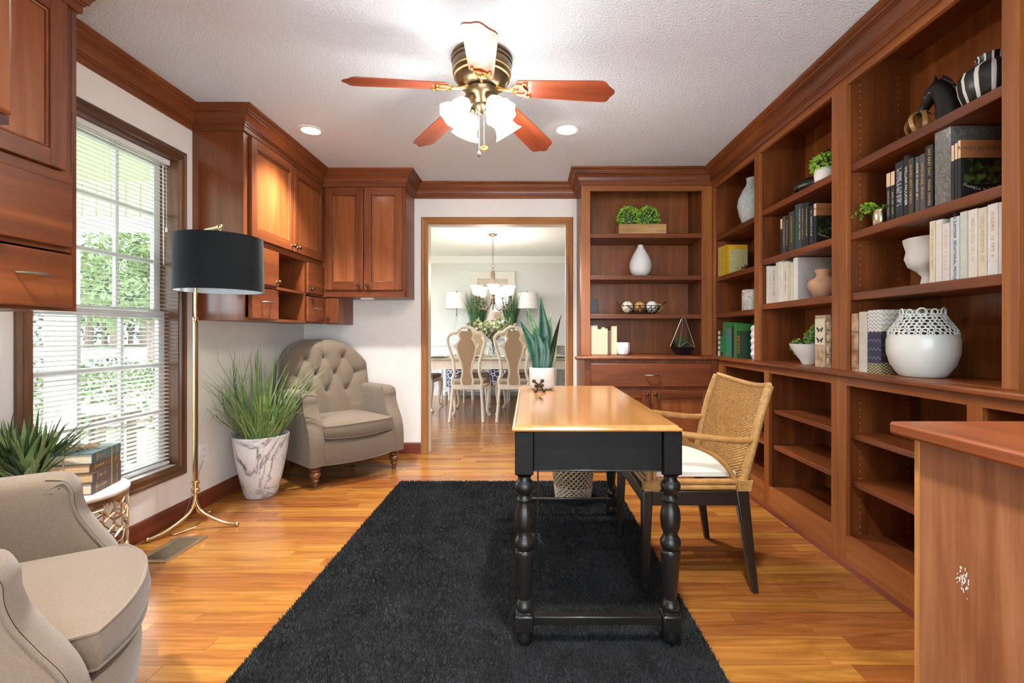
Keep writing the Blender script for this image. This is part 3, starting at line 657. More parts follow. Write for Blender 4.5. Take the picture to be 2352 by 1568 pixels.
bookcase(b1, ('y', UF, 1), [(.514, 1.436)], CT, KT, YB - UF - .002, [(.44, .514), (1.436, 1.52)], [(1.917, 1.569, 1.2455)], 2.262, KT + .001)
obj('end_panel', MB().box(.44, .446, UF + .02, YB - .002, KT, CT), 'cherry_z', b1)
S1 = [(3.90, 3.94), (3.135, 3.205), (2.335, 2.388)]; S2 = [(2.274, 2.333), (1.477, 1.531), (.70, .78)]
b2 = thing('bookcase', 'two-bay upper bookcase of the right wall nearest the corner, holding yellow and white books', 'bookcase', (1.68, 3.13, KT))
bookcase(b2, ('x', RF, 1), [(3.205, 3.90), (2.388, 3.135)], CT, KT, XR - RF - .02, S1, [(1.88, 1.545, 1.25), (1.893, 1.568, 1.277)], 2.268, KT + .001)
b3 = thing('bookcase', 'nearest upper bookcase of the right wall, holding black books and the pierced vase', 'bookcase', (1.68, 1.5, KT))
bookcase(b3, ('x', RF, 1), [(1.531, 2.274), (.78, 1.477)], CT, KT, XR - RF - .02, S2, [(1.89, 1.566, 1.277), (1.89, 1.566, 1.277)], 2.268, KT + .001, pins=True)
# base units
LF, BBF = 1.475, 3.705
b4 = thing('base_bookcase', 'open base bookcase behind the rattan chair on the right wall', 'bookcase', (1.66, 3.0, 0))
bookcase(b4, ('x', LF, 1), [(2.982, 3.597), (2.321, 2.922)], .88, 0, XR - LF - .02, [(3.597, 3.70), (2.922, 2.982), (2.267, 2.321)], [(.619, .40), (.619, .40)], .842, .147, th=.026, inset=.03)
b5 = thing('base_bookcase', 'open base bookcase on the right wall partly hidden by the near counter', 'bookcase', (1.66, 1.4, 0))
bookcase(b5, ('x', LF, 1), [(1.604, 2.212), (.95, 1.55)], .88, 0, XR - LF - .02, [(2.212, 2.266), (1.55, 1.604), (.88, .95)], [(.619, .40), (.619, .40)], .842, .147, th=.026, inset=.03, pins=True)
struct('trim_40', MB().prism([(LF, 0), (LF - .014, 0), (LF - .012, .012), (LF, .018)], 'y', 1.0, 3.69), 'base_y')
b6 = thing('base_cabinet', 'cherry base cabinet with one wide drawer over two doors under the far bookcase', 'cabinet', (.96, 4.0, 0))
obj('body', MB().box(.44, 1.474, BBF, YB - .002, 0, .88), 'cherry_z', b6)
FB = ('y', BBF, -1); d = slab(b6, FB, .485, 1.415, .672, .851, .02); add_pull(d, FB, .957, .762, .02, .115)
panel_door(b6, FB, .485, .946, .10, .645, knob=(.918, .615)); panel_door(b6, FB, .954, 1.415, .10, .645, knob=(.984, .615))
ct = MB().prism([(.37, 3.675), (1.45, 3.675), (1.45, .78), (XR - .002, .78), (XR - .002, YB - .002), (.45, YB - .002), (.45, 3.80), (.37, 3.80)], 'z', .88, KT)
solo('countertop', ct, 'cherry_y', 'long L-shaped cherry countertop running under both bookcases', 'countertop', bevel=.008, seg=3)
# near peninsula
p1 = thing('base_cabinet', 'near cherry base cabinet end with a pale scuff, lower right corner', 'cabinet', (1.05, .5, 0))
obj('end_panel', MB().box(.752, .760, .16, .918, 0, .879), 'veneer_z', p1); obj('body', MB().box(.760, 1.40, .16, .915, 0, .879), 'cherry_z', p1); obj('edge_strip', MB().box(.7495, .770, .915, .925, 0, .879), 'oak_trim_z', p1)
sc_ = MB(); r_ = random.Random(5)
for k in range(46):
    yy, zz = .823 + r_.gauss(0, .0055), .653 + r_.gauss(0, .0085); a = r_.uniform(.5, 2.0); l = r_.uniform(.001, .005); sc_.box(.7515, .7519, yy, yy + .0004 + l * .15, zz, zz + l)
obj('scuff', sc_, 'outlet_white', p1, smooth=0, kind='stuff', label='pale scuff mark')
solo('countertop', MB().prism([(.728, .963), (1.448, .963), (1.448, .10), (.728, .10)], 'z', .879, .905), 'cherry_y', 'near cherry countertop with a squared corner, right foreground', 'countertop', bevel=.006, seg=3)
# ------------------------------------------------------------------ rug
rz0, RX0, RX1, RY0, RY1 = .0, -.93, .62, 1.03, 3.47
rug = thing('area_rug', 'black shag rug under the desk', 'rug', ((RX0 + RX1) / 2, (RY0 + RY1) / 2, 0))
obj('backing', MB().box(RX0, RX1, RY0, RY1, .001, .008), 'rug_black', rug)
def pile(n):
    g = np.random.default_rng(4); x = g.uniform(RX0, RX1, n); y = g.uniform(RY0, RY1, n)
    k = np.array([noise.noise((a * 3.2, b * 3.2, 0)) for a, b in zip(x[::40], y[::40])]); k = np.repeat(k, 40)[:n]
    k = np.array([noise.noise((a * 2.6, b * 2.6, 3)) for a, b in zip(x, y)])
    h = g.uniform(.010, .017, n) * (1 + .15 * k); az = g.uniform(0, 2 * PI, n); lean = .004 + .006 * g.random(n)
    dx = np.cos(az) * lean + .006 * k; dy = np.sin(az) * lean - .005 * k; wa = g.uniform(0, PI, n); wx = np.cos(wa) * .0022; wy = np.sin(wa) * .0022
    z0 = np.full(n, .006); v = np.stack([np.stack([x - wx, y - wy, z0], 1), np.stack([x + wx, y + wy, z0], 1), np.stack([x + dx, y + dy, z0 + h], 1)], 1).reshape(-1, 3)
    me = bpy.data.meshes.new('pile'); me.vertices.add(3 * n); me.vertices.foreach_set('co', v.ravel()); me.loops.add(3 * n); me.loops.foreach_set('vertex_index', np.arange(3 * n)); me.polygons.add(n); me.polygons.foreach_set('loop_start', np.arange(0, 3 * n, 3)); me.update(); me.validate()
    me.materials.append(M['rug_black']); o = bpy.data.objects.new('pile', me); COL.objects.link(o); o.parent = rug; o.matrix_parent_inverse = Matrix.Translation(-rug.location); o['kind'] = 'stuff'
pile(200000)
RT = .012
# ------------------------------------------------------------------ writing desk
dk = thing('writing_desk', 'black writing desk with honey wood top and turned legs on the rug', 'desk', (.234, 2.243, RT))
DX = (-.056, .523); DYY = (1.609, 2.877)
tp = MB()
for z0, z1, e in ((.742, .752, .006), (.752, .762, 0), (.762, .772, .008)): pass
pf = [(.010, .748), (.002, .751), (0, .756), (.004, .761), (.010, .7625), (.012, .767), (.016, .770)]
rings = [[(DX[0] + e, DYY[0] + e, z), (DX[1] - e, DYY[0] + e, z), (DX[1] - e, DYY[1] - e, z), (DX[0] + e, DYY[1] - e, z)] for e, z in pf]
vs = [p for r in rings for p in r]; n = len(rings)
tp.add(vs, [(4 * j + k, 4 * j + (k + 1) % 4, 4 * j + 4 + (k + 1) % 4, 4 * j + 4 + k) for j in range(n - 1) for k in range(4)] + [(3, 2, 1, 0), tuple(4 * (n - 1) + k for k in range(4))])
obj('desk_top', tp, 'desk_top', dk, smooth=0, bevel=.0012)
lx, ly = (-.013, .493), (1.652, 2.832); hb = .0315
for x in lx:
    for y in ly:
        lp = [(.029, .595), (.022, .59), (.021, .578), (.030, .568), (.0325, .556), (.030, .543), (.0215, .532), (.0195, .523), (.023, .515), (.0255, .509), (.023, .504), (.021, .50), (.030, .475), (.033, .445), (.029, .41), (.022, .39), (.026, .382), (.0325, .370), (.0335, .358), (.031, .346), (.025, .338), (.031, .334), (.032, .329), (.0315, .322), (.0225, .19), (.018, .165), (.022, .160), (.0275, .148), (.029, .138), (.026, .128), (.022, .123)]
        lg = obj('leg', MB().lathe([(r * 1.06, z) for r, z in reversed(lp)], 20, (x, y, 0)), 'black_lacquer', dk, smooth=50)
        obj('leg_block', MB().box(x - hb, x + hb, y - hb, y + hb, .60, .748), 'black_satin', lg, bevel=.003); obj('foot_block', MB().box(x - hb, x + hb, y - hb, y + hb, .062, .118), 'black_lacquer', lg, bevel=.005)
        obj('bun_foot', MB().lathe([(.018, RT), (.027, RT + .012), (.030, RT + .028), (.026, .06)], 18, (x, y, 0)), 'black_lacquer', lg)
        obj('collar', MB().lathe([(.030, .118), (.024, .124)], 4, (x, y, 0), Matrix.Rotation(PI / 4, 4, 'Z')), 'black_lacquer', lg)
for y in ly: obj('apron', MB().box(lx[0] + hb, lx[1] - hb, y - .012, y + .012, .613, .748), 'black_satin', dk, bevel=.002); obj('stretcher', MB().box(lx[0] + hb, lx[1] - hb, y - .014, y + .014, .080, .108), 'black_lacquer', dk, bevel=.003)
for y in ly: obj('apron_bead', MB().box(lx[0] + hb, lx[1] - hb, y - .015, y + .015, .608, .614), 'black_lacquer', dk, bevel=.002)
for x in lx: obj('apron', MB().box(x - .012, x + .012, ly[0] + hb, ly[1] - hb, .613, .748), 'black_satin', dk, bevel=.002)
# cord hanging under the desk
cx, cy = fx(1235, 1.95), 1.95
cd = thing('power_cord', 'black power cord with a bundled plug hanging under the desk', 'cord', (cx, cy, .13))
obj('cable', MB().tube(spline([(cx, cy, .735), (cx + .001, cy, .5), (cx - .001, cy, .30), (cx - .004, cy, .262)], 6), .0032, 6), 'black_plastic', cd)
bd = MB()
for k in range(4): bd.tube(spline([(cx - .008 + .004 * k, cy + .004 * k, .26), (cx - .030 + .016 * k, cy, .20), (cx - .022 + .014 * k, cy + .01, .12), (cx - .004 + .006 * k, cy + .006, .135), (cx + .006 + .007 * k, cy, .21), (cx - .002, cy, .255)], 5), .0036, 6)
obj('bundle', bd, 'black_plastic', cd); obj('plug', MB().box(cx - .028, cx - .008, cy - .01, cy + .008, .235, .265), 'black_plastic', cd, bevel=.004)
# ------------------------------------------------------------------ tufted armchair (front faces local -y)
def armchair(name, label, loc, rz):
    t = thing(name, label, 'armchair', loc, rz, 'matching tufted armchairs')
    K = dict(world=False)
    S = spline([(0, -.150, .664), (0, -.205, .652), (0, -.228, .615), (0, -.232, .575), (0, -.246, .53), (0, -.275, .475), (0, -.312, .41), (0, -.334, .34), (0, -.342, .25), (0, -.340, .155)], 4)
    aw = .108                                        # arm width
    for sx in (-1, 1):
        xc = sx * .322; vs = []; ns = 9
        # arm body: side profile with a rolled top, swept front and flat bottom
        prof = [(p.y, p.z) for p in S]; back = .30
        def wd(z): return aw / 2 * 1.06
        mb = MB()
        top = .664
        cols = [(back, z) for z in np.linspace(.155, .60, 9)] + [(back - (back + .15) * k / 7, .664) for k in range(1, 8)] + prof
        # loft of cross-section loops running along the outline: centre strip raised, edges rounded
        m_ = len(cols); off = [(-1, .046), (-.965, .026), (-.86, .011), (-.66, .003), (-.3, 0), (.3, 0), (.66, .003), (.86, .011), (.965, .026), (1, .046)]
        nrm = []
        for i in range(m_):
            a, b = cols[max(i - 1, 0)], cols[min(i + 1, m_ - 1)]; d = Vector((b[0] - a[0], b[1] - a[1])).normalized(); nrm.append(Vector((-d.y, d.x)))
        for i, (y, z) in enumerate(cols):
            for q, inn in off: vs.append((xc + q * wd(z), y - nrm[i].x * inn * (-1 if nrm[i].dot(Vector((y - .02, z - .40))) < 0 else 1), z - nrm[i].y * inn * (-1 if nrm[i].dot(Vector((y - .02, z - .40))) < 0 else 1)))
        w_ = len(off); mb.add(vs, [(i * w_ + k, i * w_ + k + 1, (i + 1) * w_ + k + 1, (i + 1) * w_ + k) for i in range(m_ - 1) for k in range(w_ - 1)] + [tuple(i * w_ for i in range(m_)), tuple(i * w_ + w_ - 1 for i in range(m_))[::-1], tuple(range(w_)), tuple((m_ - 1) * w_ + k for k in range(w_))])
        arm = obj('arm', mb, 'linen', t, smooth=60, **K)
        P = S[1:]; NN = []
        for i in range(len(P)):
            dv = P[min(i + 1, len(P) - 1)] - P[max(i - 1, 0)]; NN.append(Vector((0, dv.z, -dv.y)).normalized())
        for q in (-1, 1): obj('piping', MB().tube([(xc + q * wd(p.z) * .90, p.y - n_.y * (.0115 + (.02 if k_ < 2 else .008 if k_ == 2 else 0)), p.z - n_.z * (.0115 + (.02 if k_ < 2 else .008 if k_ == 2 else 0))) for k_, (p, n_) in enumerate(zip(P, NN))], .0048, 6), 'linen', arm, **K)
        pan = MB(); vs = []
        for p, n_ in zip(P, NN):
            for q in (-.88, -.5, 0, .5, .88): o__ = .0022 - .014 * abs(q) ** 4; vs.append((xc + q * wd(p.z), p.y + n_.y * o__, p.z + n_.z * o__))
        pan.add(vs, [(i * 5 + k, i * 5 + k + 1, i * 5 + k + 6, i * 5 + k + 5) for i in range(len(P) - 1) for k in range(4)]); obj('arm_front', pan, 'linen', arm, smooth=60, **K)
        for yb in (-.06, .045):
            mtx = Matrix.Rotation(-sx * PI / 2, 4, 'Y'); obj('button', MB().lathe([(.013, 0), (.012, .004), (.007, .008), (0, .009)], 14, (xc - sx * (wd(.585) - .004), yb, .575), mtx), 'linen', arm, **K)
    # seat base and bowed front rail
    def bow(x, c, e): return c - (c - e) * (abs(x) / .27) ** 2.2
    fr = MB(); n = 18; vs = []
    for k in range(n + 1):
        x = -.272 + .544 * k / n; yb = bow(x, -.388, -.332)
        for dy, z in ((.03, .155), (.004, .158), (-.008, .19), (-.010, .24), (-.004, .30), (.006, .325), (.05, .332)): vs.append((x, yb + dy, z))
    fr.add(vs, [(k * 7 + j, k * 7 + j + 1, k * 7 + j + 8, k * 7 + j + 7) for k in range(n) for j in range(6)])
    rail = obj('front_rail', fr, 'linen', t, smooth=60, **K)
    obj('piping', MB().tube([(-.272 + .544 * k / n, bow(-.272 + .544 * k / n, -.388, -.332) + .002, .156) for k in range(n + 1)], .004, 6), 'linen', rail, **K)
    obj('seat_base', MB().box(-.27, .27, -.335, .27, .158, .315), 'linen', t, **K)
    # cushion
    cu = MB(); nu, nv = 20, 18
    def cfn(side):
        def f(u, v):
            x = -.266 + .532 * u; y0 = bow(x, -.408, -.340); y = y0 + (.20 - y0) * v; e = min(1, min(u, 1 - u) * 9) ** .5; g = min(1, min(v, 1.2 - v) * 10) ** .5
            zz = .386 + side * (.056 + .030 * math.sin(PI * min(1, v * .9 + .12)) * math.sin(PI * u)) * (.72 + .28 * e * g); return (x, y, zz)
        return f
    cu.grid(cfn(1), nu, nv); k0 = len(cu.v); cu.grid(cfn(-1), nu, nv)
    bd = [i for i in range(nu + 1)] + [j * (nu + 1) + nu for j in range(1, nv + 1)] + [nv * (nu + 1) + i for i in range(nu - 1, -1, -1)] + [j * (nu + 1) for j in range(nv - 1, 0, -1)]
    L = len(bd); mid = len(cu.v)
    for b in bd:
        p, q = Vector(cu.v[b]), Vector(cu.v[b + k0]); c = (p + q) / 2; o_ = Vector((c.x, c.y + .1, 0)).normalized(); cu.v.append(tuple(c + o_ * .010))
    for i in range(L):
        j = (i + 1) % L; cu.f += [(bd[i], bd[j], mid + j, mid + i), (mid + i, mid + j, bd[j] + k0, bd[i] + k0)]
    cs = obj('seat_cushion', cu, 'linen', t, smooth=55, **K)
    for sd in (1, -1): obj('piping', MB().tube([cfn(sd)(0, j / nv) for j in range(nv - 1, 0, -1)] + [cfn(sd)(i / nu, 0) for i in range(nu + 1)] + [cfn(sd)(1, j / nv) for j in range(1, nv)], .0042, 6), 'linen', cs, **K)
    # tufted back
    def zt(u): return .70 + .335 * max(0, 1 - (abs(u) / .372) ** 2.7) ** .5
    def yb(z): return .20 + .20 * (z - .40)
    bt = [(u, z) for z, us in ((.885, (-.16, 0, .16)), (.755, (-.245, -.08, .08, .245)), (.62, (-.16, 0, .16))) for u in us]
    seg = []
    for i, a in enumerate(bt):
        for b in bt[i + 1:]:
            if abs(a[0] - b[0]) < .095 and .06 < abs(a[1] - b[1]) < .16: seg.append((a, b))
    for u, z in bt:
        if z > .85: seg.append(((u, z), (u * 1.35, zt(min(.36, abs(u) * 1.35)) - .005)))
        if abs(u) > .2: seg.append(((u, z), (.37 * (1 if u > 0 else -1), z + .03)))
        if z < .65: seg.append(((u, z), (u * 1.1, .42)))
    nu, nz = 84, 70; fv = np.zeros((nz + 1, nu + 1, 3))
    for j in range(nz + 1):
        for i in range(nu + 1):
            u = -.358 + .716 * i / nu; zz = .36 + (zt(u) - .36) * j / nz
            e = min(min(.362 - abs(u), zt(u) - zz) / .075, 1); e = max(e, 0); puff = .080 * (1 - (1 - e) ** 2.4)
            dep = 0
            for a, b in seg:
                ax_, az_ = a; bx_, bz_ = b; ux, uz = bx_ - ax_, bz_ - az_; l2 = ux * ux + uz * uz; q = max(0, min(1, ((u - ax_) * ux + (zz - az_) * uz) / l2)); dd = math.hypot(u - ax_ - q * ux, zz - az_ - q * uz)
                dep = max(dep, .008 * math.exp(-(dd / .006) ** 2) + .016 * math.exp(-(dd / .040) ** 2))
            rr_ = min(math.hypot(u - a, zz - b) for a, b in bt); dep = dep + .016 * math.exp(-(rr_ / .014) ** 2) + .018 * math.exp(-(rr_ / .038) ** 2)
            fv[j, i] = (u * (1 - .03 * (zz < .5)), yb(zz) - puff + dep * min(1, e * 1.6) - .55 * u * u, zz)
    bk = MB(); vs = [tuple(p) for row in fv for p in row]; N1 = nu + 1
    fs = [(j * N1 + i, j * N1 + i + 1, (j + 1) * N1 + i + 1, (j + 1) * N1 + i) for j in range(nz) for i in range(nu)]
    bdr = [i for i in range(N1)] + [j * N1 + nu for j in range(1, nz + 1)] + [nz * N1 + i for i in range(nu - 1, -1, -1)] + [j * N1 for j in range(nz - 1, 0, -1)]
    k0 = len(vs); vs += [(vs[b][0], vs[b][1] + .085 , vs[b][2] if vs[b][2] > .5 else vs[b][2]) for b in bdr]; k1 = len(vs); vs += [(vs[b][0] * .9, yb(vs[b][2]) + .10 - .4 * vs[b][0] ** 2, vs[b][2] * .97 + .01) for b in bdr]; L = len(bdr)
    fs += [(bdr[i], bdr[(i + 1) % L], k0 + (i + 1) % L, k0 + i) for i in range(L)] + [(k0 + i, k0 + (i + 1) % L, k1 + (i + 1) % L, k1 + i) for i in range(L)] + [tuple(k1 + i for i in range(L))[::-1]]
    bo = obj('backrest', bk.add(vs, fs), 'linen', t, smooth=70, **K)
    for u, z in bt:
        p = yb(z) - .080 + .053 - .55 * u * u; obj('button', MB().lathe([(.012, 0), (.010, .004), (.005, .007), (0, .008)], 12, (u, p, z), Matrix.Rotation(PI / 2 + .15, 4, 'X')), 'linen_dark', bo, **K)
    obj('outer_back', MB().prism([(-.30, .155), (.30, .155), (.33, .62), (-.33, .62)], 'y', .26, .315), 'linen', t, bevel=.02, **K)
    leg = [(.015, 0), (.0165, .003), (.019, .028), (.021, .042), (.027, .048), (.027, .053), (.021, .058), (.024, .064), (.036, .082), (.039, .094), (.034, .106), (.025, .112), (.025, .116), (.036, .122), (.037, .134), (.030, .140), (.034, .156)]
    for sx in (-1, 1):
        obj('leg', MB().lathe(leg, 20, (sx * .318, -.285, 0)), 'bronze_leg', t, smooth=50, **K)
        obj('leg', MB().tube([(sx * .27, .30, 0), (sx * .27, .26, .157)], [.014, .022], 8), 'bronze_leg', t, **K)
    return t
armchair('tufted_armchair', 'tufted taupe armchair in the corner between the grass plant and the doorway', (-1.50, 3.775, 0), R(48.7))
armchair('tufted_armchair', 'tufted taupe armchair in the left foreground, cropped by the photo edge', (-1.378, 1.068, 0), R(125))
# ------------------------------------------------------------------ rattan desk chair (faces local -x)
rc = thing('rattan_chair', 'rattan armchair with woven back, cream seat and black legs at the desk', 'armchair', (.70, 2.262, 0))
Yn, Yf = 1.995, 2.53
def bar(p0, p1, w0, d0, w1, d1):            # tapering rectangular bar, w along x, d along y
    vs = []
    for (x, y, z), w_, d_ in ((p0, w0, d0), (p1, w1, d1)): vs += [(x - w_ / 2, y - d_ / 2, z), (x + w_ / 2, y - d_ / 2, z), (x + w_ / 2, y + d_ / 2, z), (x - w_ / 2, y + d_ / 2, z)]
    return MB().add(vs, [(0, 3, 2, 1), (4, 5, 6, 7), (0, 1, 5, 4), (1, 2, 6, 5), (2, 3, 7, 6), (3, 0, 4, 7)])
for y in (Yn, Yf):
    obj('leg', bar((.487, y, RT), (.497, y, .43), .026, .03, .046, .042), 'chair_black', rc, bevel=.006); obj('leg', bar((.948, y, 0), (.888, y, .43), .026, .028, .055, .042), 'chair_black', rc, bevel=.006)
    obj('seat_rail', MB().box(.50, .90, y - .018, y + .018, .368, .428), 'chair_black', rc, bevel=.004)
for x in (.497, .89): obj('seat_rail', MB().box(x - .018, x + .018, Yn + .018, Yf - .018, .368, .428), 'chair_black', rc, bevel=.004)
for y in (Yn, Yf):
    s_ = 1 if y == Yn else -1
    for z in (.440, .464): obj('rattan_rail', MB().tube([(.51, y, z), (.70, y + .001, z), (.885, y, z)], .012, 10), 'rattan', rc)
    post = spline([(.893, y, .43), (.915, y - s_ * .012, .54), (.958, y - s_ * .018, .72), (1.005, y - s_ * .010, .866)], 26)
    obj('back_post', MB().tube(post, [.0165 + .0022 * (k % 2) for k in range(len(post))], 12), 'weave', rc, smooth=50)
    arm = spline([(.952, y - s_ * .016, .642), (.86, y - s_ * .024, .640), (.74, y - s_ * .026, .652), (.62, y - s_ * .02, .665), (.545, y - s_ * .008, .650), (.512, y, .59), (.506, y, .50), (.506, y, .43)], 6)
    obj('armrest', MB().tube(arm, .0145, 10), 'rattan', rc, smooth=60)
    br = spline([(.525, y, .605), (.58, y, .628), (.67, y, .620), (.77, y, .58), (.835, y, .52), (.872, y, .455)], 6)
    obj('brace', MB().tube(br, .011, 10), 'rattan', rc, smooth=60)
    wr = MB()
    for k in range(9): wr.tube([(.506 + .024 * c, y + .020 * s__, .431 + k * .0046) for c, s__ in ((-1, -1), (1.6, -1), (1.6, 1), (-1, 1))], .0027, 5, closed=True)
    for k in range(8): wr.tube([(.895 + .026 * c + k * .0012, y + .022 * s__, .432 + k * .0058) for c, s__ in ((-1.2, -1), (1, -1), (1, 1), (-1.2, 1))], .003, 5, closed=True)
    obj('wrapping', wr, 'weave', rc, kind='stuff')
obj('front_post', MB().tube([(.528, Yn + .004, .43), (.528, Yn + .004, .60)], .010, 8), 'rattan', rc); obj('front_post', MB().tube([(.528, Yf - .004, .43), (.528, Yf - .004, .60)], .010, 8), 'rattan', rc)
for z in (.440, .464): obj('rattan_rail', MB().tube([(.506, Yn, z), (.502, 2.26, z), (.506, Yf, z)], .012, 10), 'rattan', rc)
def cush(u, v, s_): 
    x = .500 + .375 * u; y = Yn + .015 + (Yf - Yn - .03) * v; r = min(1, (min(u, 1 - u) * 8)) ** .5 * min(1, (min(v, 1 - v) * 8)) ** .5; return (x, y, .487 + s_ * (.012 + .020 * r) + (.008 * math.sin(PI * u) * math.sin(PI * v) if s_ > 0 else 0))
sc2 = MB().grid(lambda u, v: cush(u, v, 1), 16, 16); k0 = len(sc2.v); sc2.grid(lambda u, v: cush(u, v, -.6), 16, 16)
e_ = [i for i in range(17)] + [j * 17 + 16 for j in range(1, 17)] + [16 * 17 + i for i in range(15, -1, -1)] + [j * 17 for j in range(15, 0, -1)]
sc2.f += [(e_[i], e_[(i + 1) % len(e_)], e_[(i + 1) % len(e_)] + k0, e_[i] + k0) for i in range(len(e_))]
obj('seat_cushion', sc2, 'cushion_cream', rc, smooth=60)
def bsurf(s, t):                             # woven back: s across from near to far post, t up
    z = .437 + .43 * t; x = .893 + .115 * t ** 1.15; b = math.sin(PI * s); y = Yn + (Yf - Yn) * s
    return Vector((x + .050 * b * (.5 + .5 * t), y, z - .024 * b * max(0, t - .55) / .45))
wv = MB(); NS = 30; NR = 66
for j in range(NR + 1):
    pts = []
    for i in range(NS * 2 + 1):
        p = bsurf(i / (NS * 2), j / NR); p.x += .0028 * math.cos(PI * (i / 2 + j)) * (1 if i % 2 == 0 else 0); pts.append(p)
    wv.tube(pts, .0029, 4)
obj('woven_back', wv, 'weave', rc, smooth=0, kind='stuff')
stk = MB()
for i in range(1, NS):
    if i % 1 == 0: stk.tube([bsurf(i / NS, k / 14) for k in range(15)], .0022, 4)
obj('back_stakes', stk, 'rattan', rc, smooth=0, kind='stuff'); obj('top_rail', MB().tube([bsurf(i / 20, 1) for i in range(21)], .012, 10), 'weave', rc, smooth=60)
# ------------------------------------------------------------------ floor lamp
lxp, lyp = fx(449, 2.65), 2.65
fl_ = thing('floor_lamp', 'brass tripod floor lamp with black drum shade beside the window', 'lamp', (lxp, lyp, 0))
obj('pole', MB().tube([(lxp, lyp, .23), (lxp, lyp, 1.17)], .0125, 12), 'brass', fl_); obj('pole', MB().tube([(lxp, lyp, 1.17)] + [(lxp, lyp, 1.60)] + [(lxp + .03 - .03 * math.cos(a), lyp - .01 * math.sin(a), 1.60 + .045 * math.sin(a)) for a in (.4, .8, 1.2, 1.57)] + [(lxp + .09, lyp - .025, 1.657), (lxp + .165, lyp - .05, 1.664)], .0085, 12), 'brass', fl_, smooth=60)
obj('joint', MB().lathe([(.013, 0), (.015, .004), (.015, .02), (.013, .024)], 14, (lxp, lyp, 1.15)), 'brass', fl_); obj('ball_joint', MB().ball((lxp + .168, lyp - .05, 1.664), .017, 12, 8), 'brass', fl_)
obj('hub', MB().lathe([(.012, .20), (.022, .205), (.022, .222), (.016, .226), (.016, .245), (.02, .25), (.02, .262), (.012, .266)], 16, (lxp, lyp, 0)), 'brass', fl_)
for ex, ey in ((.21, .03), (-.125, -.175), (-.06, .20)):
    q = [(0, .212), (.02, .15), (.12, .10), (.34, .062), (.68, .026), (1.0, .012)]
    lg = obj('leg', MB().tube(spline([(lxp + ex * a, lyp + ey * a, z) for a, z in q], 6), .0085, 10), 'brass', fl_, smooth=60); obj('foot', MB().ball((lxp + ex * 1.01, lyp + ey * 1.01, .0125), .0125, 12, 8), 'brass', lg)
sx_, sy_ = lxp + .168, lyp - .05
obj('stem', MB().tube([(sx_, sy_, 1.664), (sx_, sy_, 1.45)], .006, 8), 'brass', fl_)
sh = obj('shade', MB().lathe([(.212, 1.312), (.208, 1.605), (.205, 1.605), (.209, 1.312), (.212, 1.312)], 48, (sx_, sy_, 0), closed=True), 'shade_black', fl_, smooth=40)
obj('shade_lining', MB().lathe([(.2085, 1.313), (.2045, 1.604)], 48, (sx_, sy_, 0), closed=True), 'shade_lining', sh)
obj('shade_spider', MB().tube([(sx_ - .205, sy_, 1.59), (sx_ + .205, sy_, 1.59)], .002, 5).tube([(sx_, sy_ - .205, 1.59), (sx_, sy_ + .205, 1.59)], .002, 5), 'brass', sh)
obj('bulb', MB().ball((sx_, sy_, 1.43), .03, 12, 8), 'ceramic_white', fl_)
solo('lamp_cord', MB().tube(spline([(lxp + .02, lyp - .02, .02), (lxp - .05, lyp - .10, .008), (lxp - .10, lyp - .05, .006), (XL + .03, lyp + .03, .006), (XL + .025, lyp + .12, .006), (XL + .02, 2.95, .30)], 8), .0022, 6), 'champagne', 'thin pale cord running from the floor lamp to the wall', 'cord')
# ------------------------------------------------------------------ planters with grass
def grass(mb, c, n, r0, hmin, hmax, wid, lean, curl, rg, power=.6):
    for _ in range(n):
        az = rg.uniform(0, 2 * PI); rr = r0 * rg.random() ** .5; l = rg.random() ** power
        mb.blade((c[0] + rr * math.cos(az), c[1] + rr * math.sin(az), c[2]), az + rg.gauss(0, .5), lean * l, rg.uniform(hmin, hmax), wid * rg.uniform(.6, 1.2), curl * l * rg.uniform(.3, 1.4))
def clampx(mb): mb.v = [(max(x, XL + .028 + .02 * ((i // 3) % 5) / 5), y, max(z, .01)) for i, (x, y, z) in enumerate(mb.v)]      # blades bend along the wall
rg = random.Random(21)
pot = (fx(600, 3.2), 3.2, 0)
pl = thing('potted_grass', 'tall artificial grass in a marbled white planter left of the corner armchair', 'plant', pot)
obj('planter', MB().lathe([(.092, 0), (.10, .006), (.135, .16), (.160, .30), (.171, .395), (.173, .405), (.168, .410), (.162, .405), (.155, .36), (0, .35)], 40, pot), 'marble_pot', pl, smooth=50)
obj('soil', MB().lathe([(.153, .352), (0, .362)], 24, pot), 'soil', pl)
mb = MB(); grass(mb, (pot[0], pot[1], .35), 110, .10, .34, .74, .008, .66, .95, rg); clampx(mb); obj('foliage', mb, 'grass_a', pl, kind='stuff', smooth=0)
mb = MB(); grass(mb, (pot[0], pot[1], .35), 120, .10, .26, .66, .009, .75, 1.2, rg); clampx(mb); obj('foliage', mb, 'grass_b', pl, kind='stuff', smooth=0)
mb = MB()
for az, l, ln, c in ((2.6, .75, .95, .5), (3.4, .9, .70, 1.6), (3.0, .5, .8, .4), (4.1, 1.1, .5, 1.6), (-.3, 1.0, .45, .8), (3.6, 1.2, .62, 1.9), (2.2, .6, .8, .3), (3.9, .6, .55, 2.4)): mb.blade((pot[0] + .08 * math.cos(az), pot[1] + .08 * math.sin(az), .36), az, l * .6, ln * .85, .010, c, 10)
clampx(mb); obj('foliage', mb, 'grass_dark', pl, kind='stuff', smooth=0)
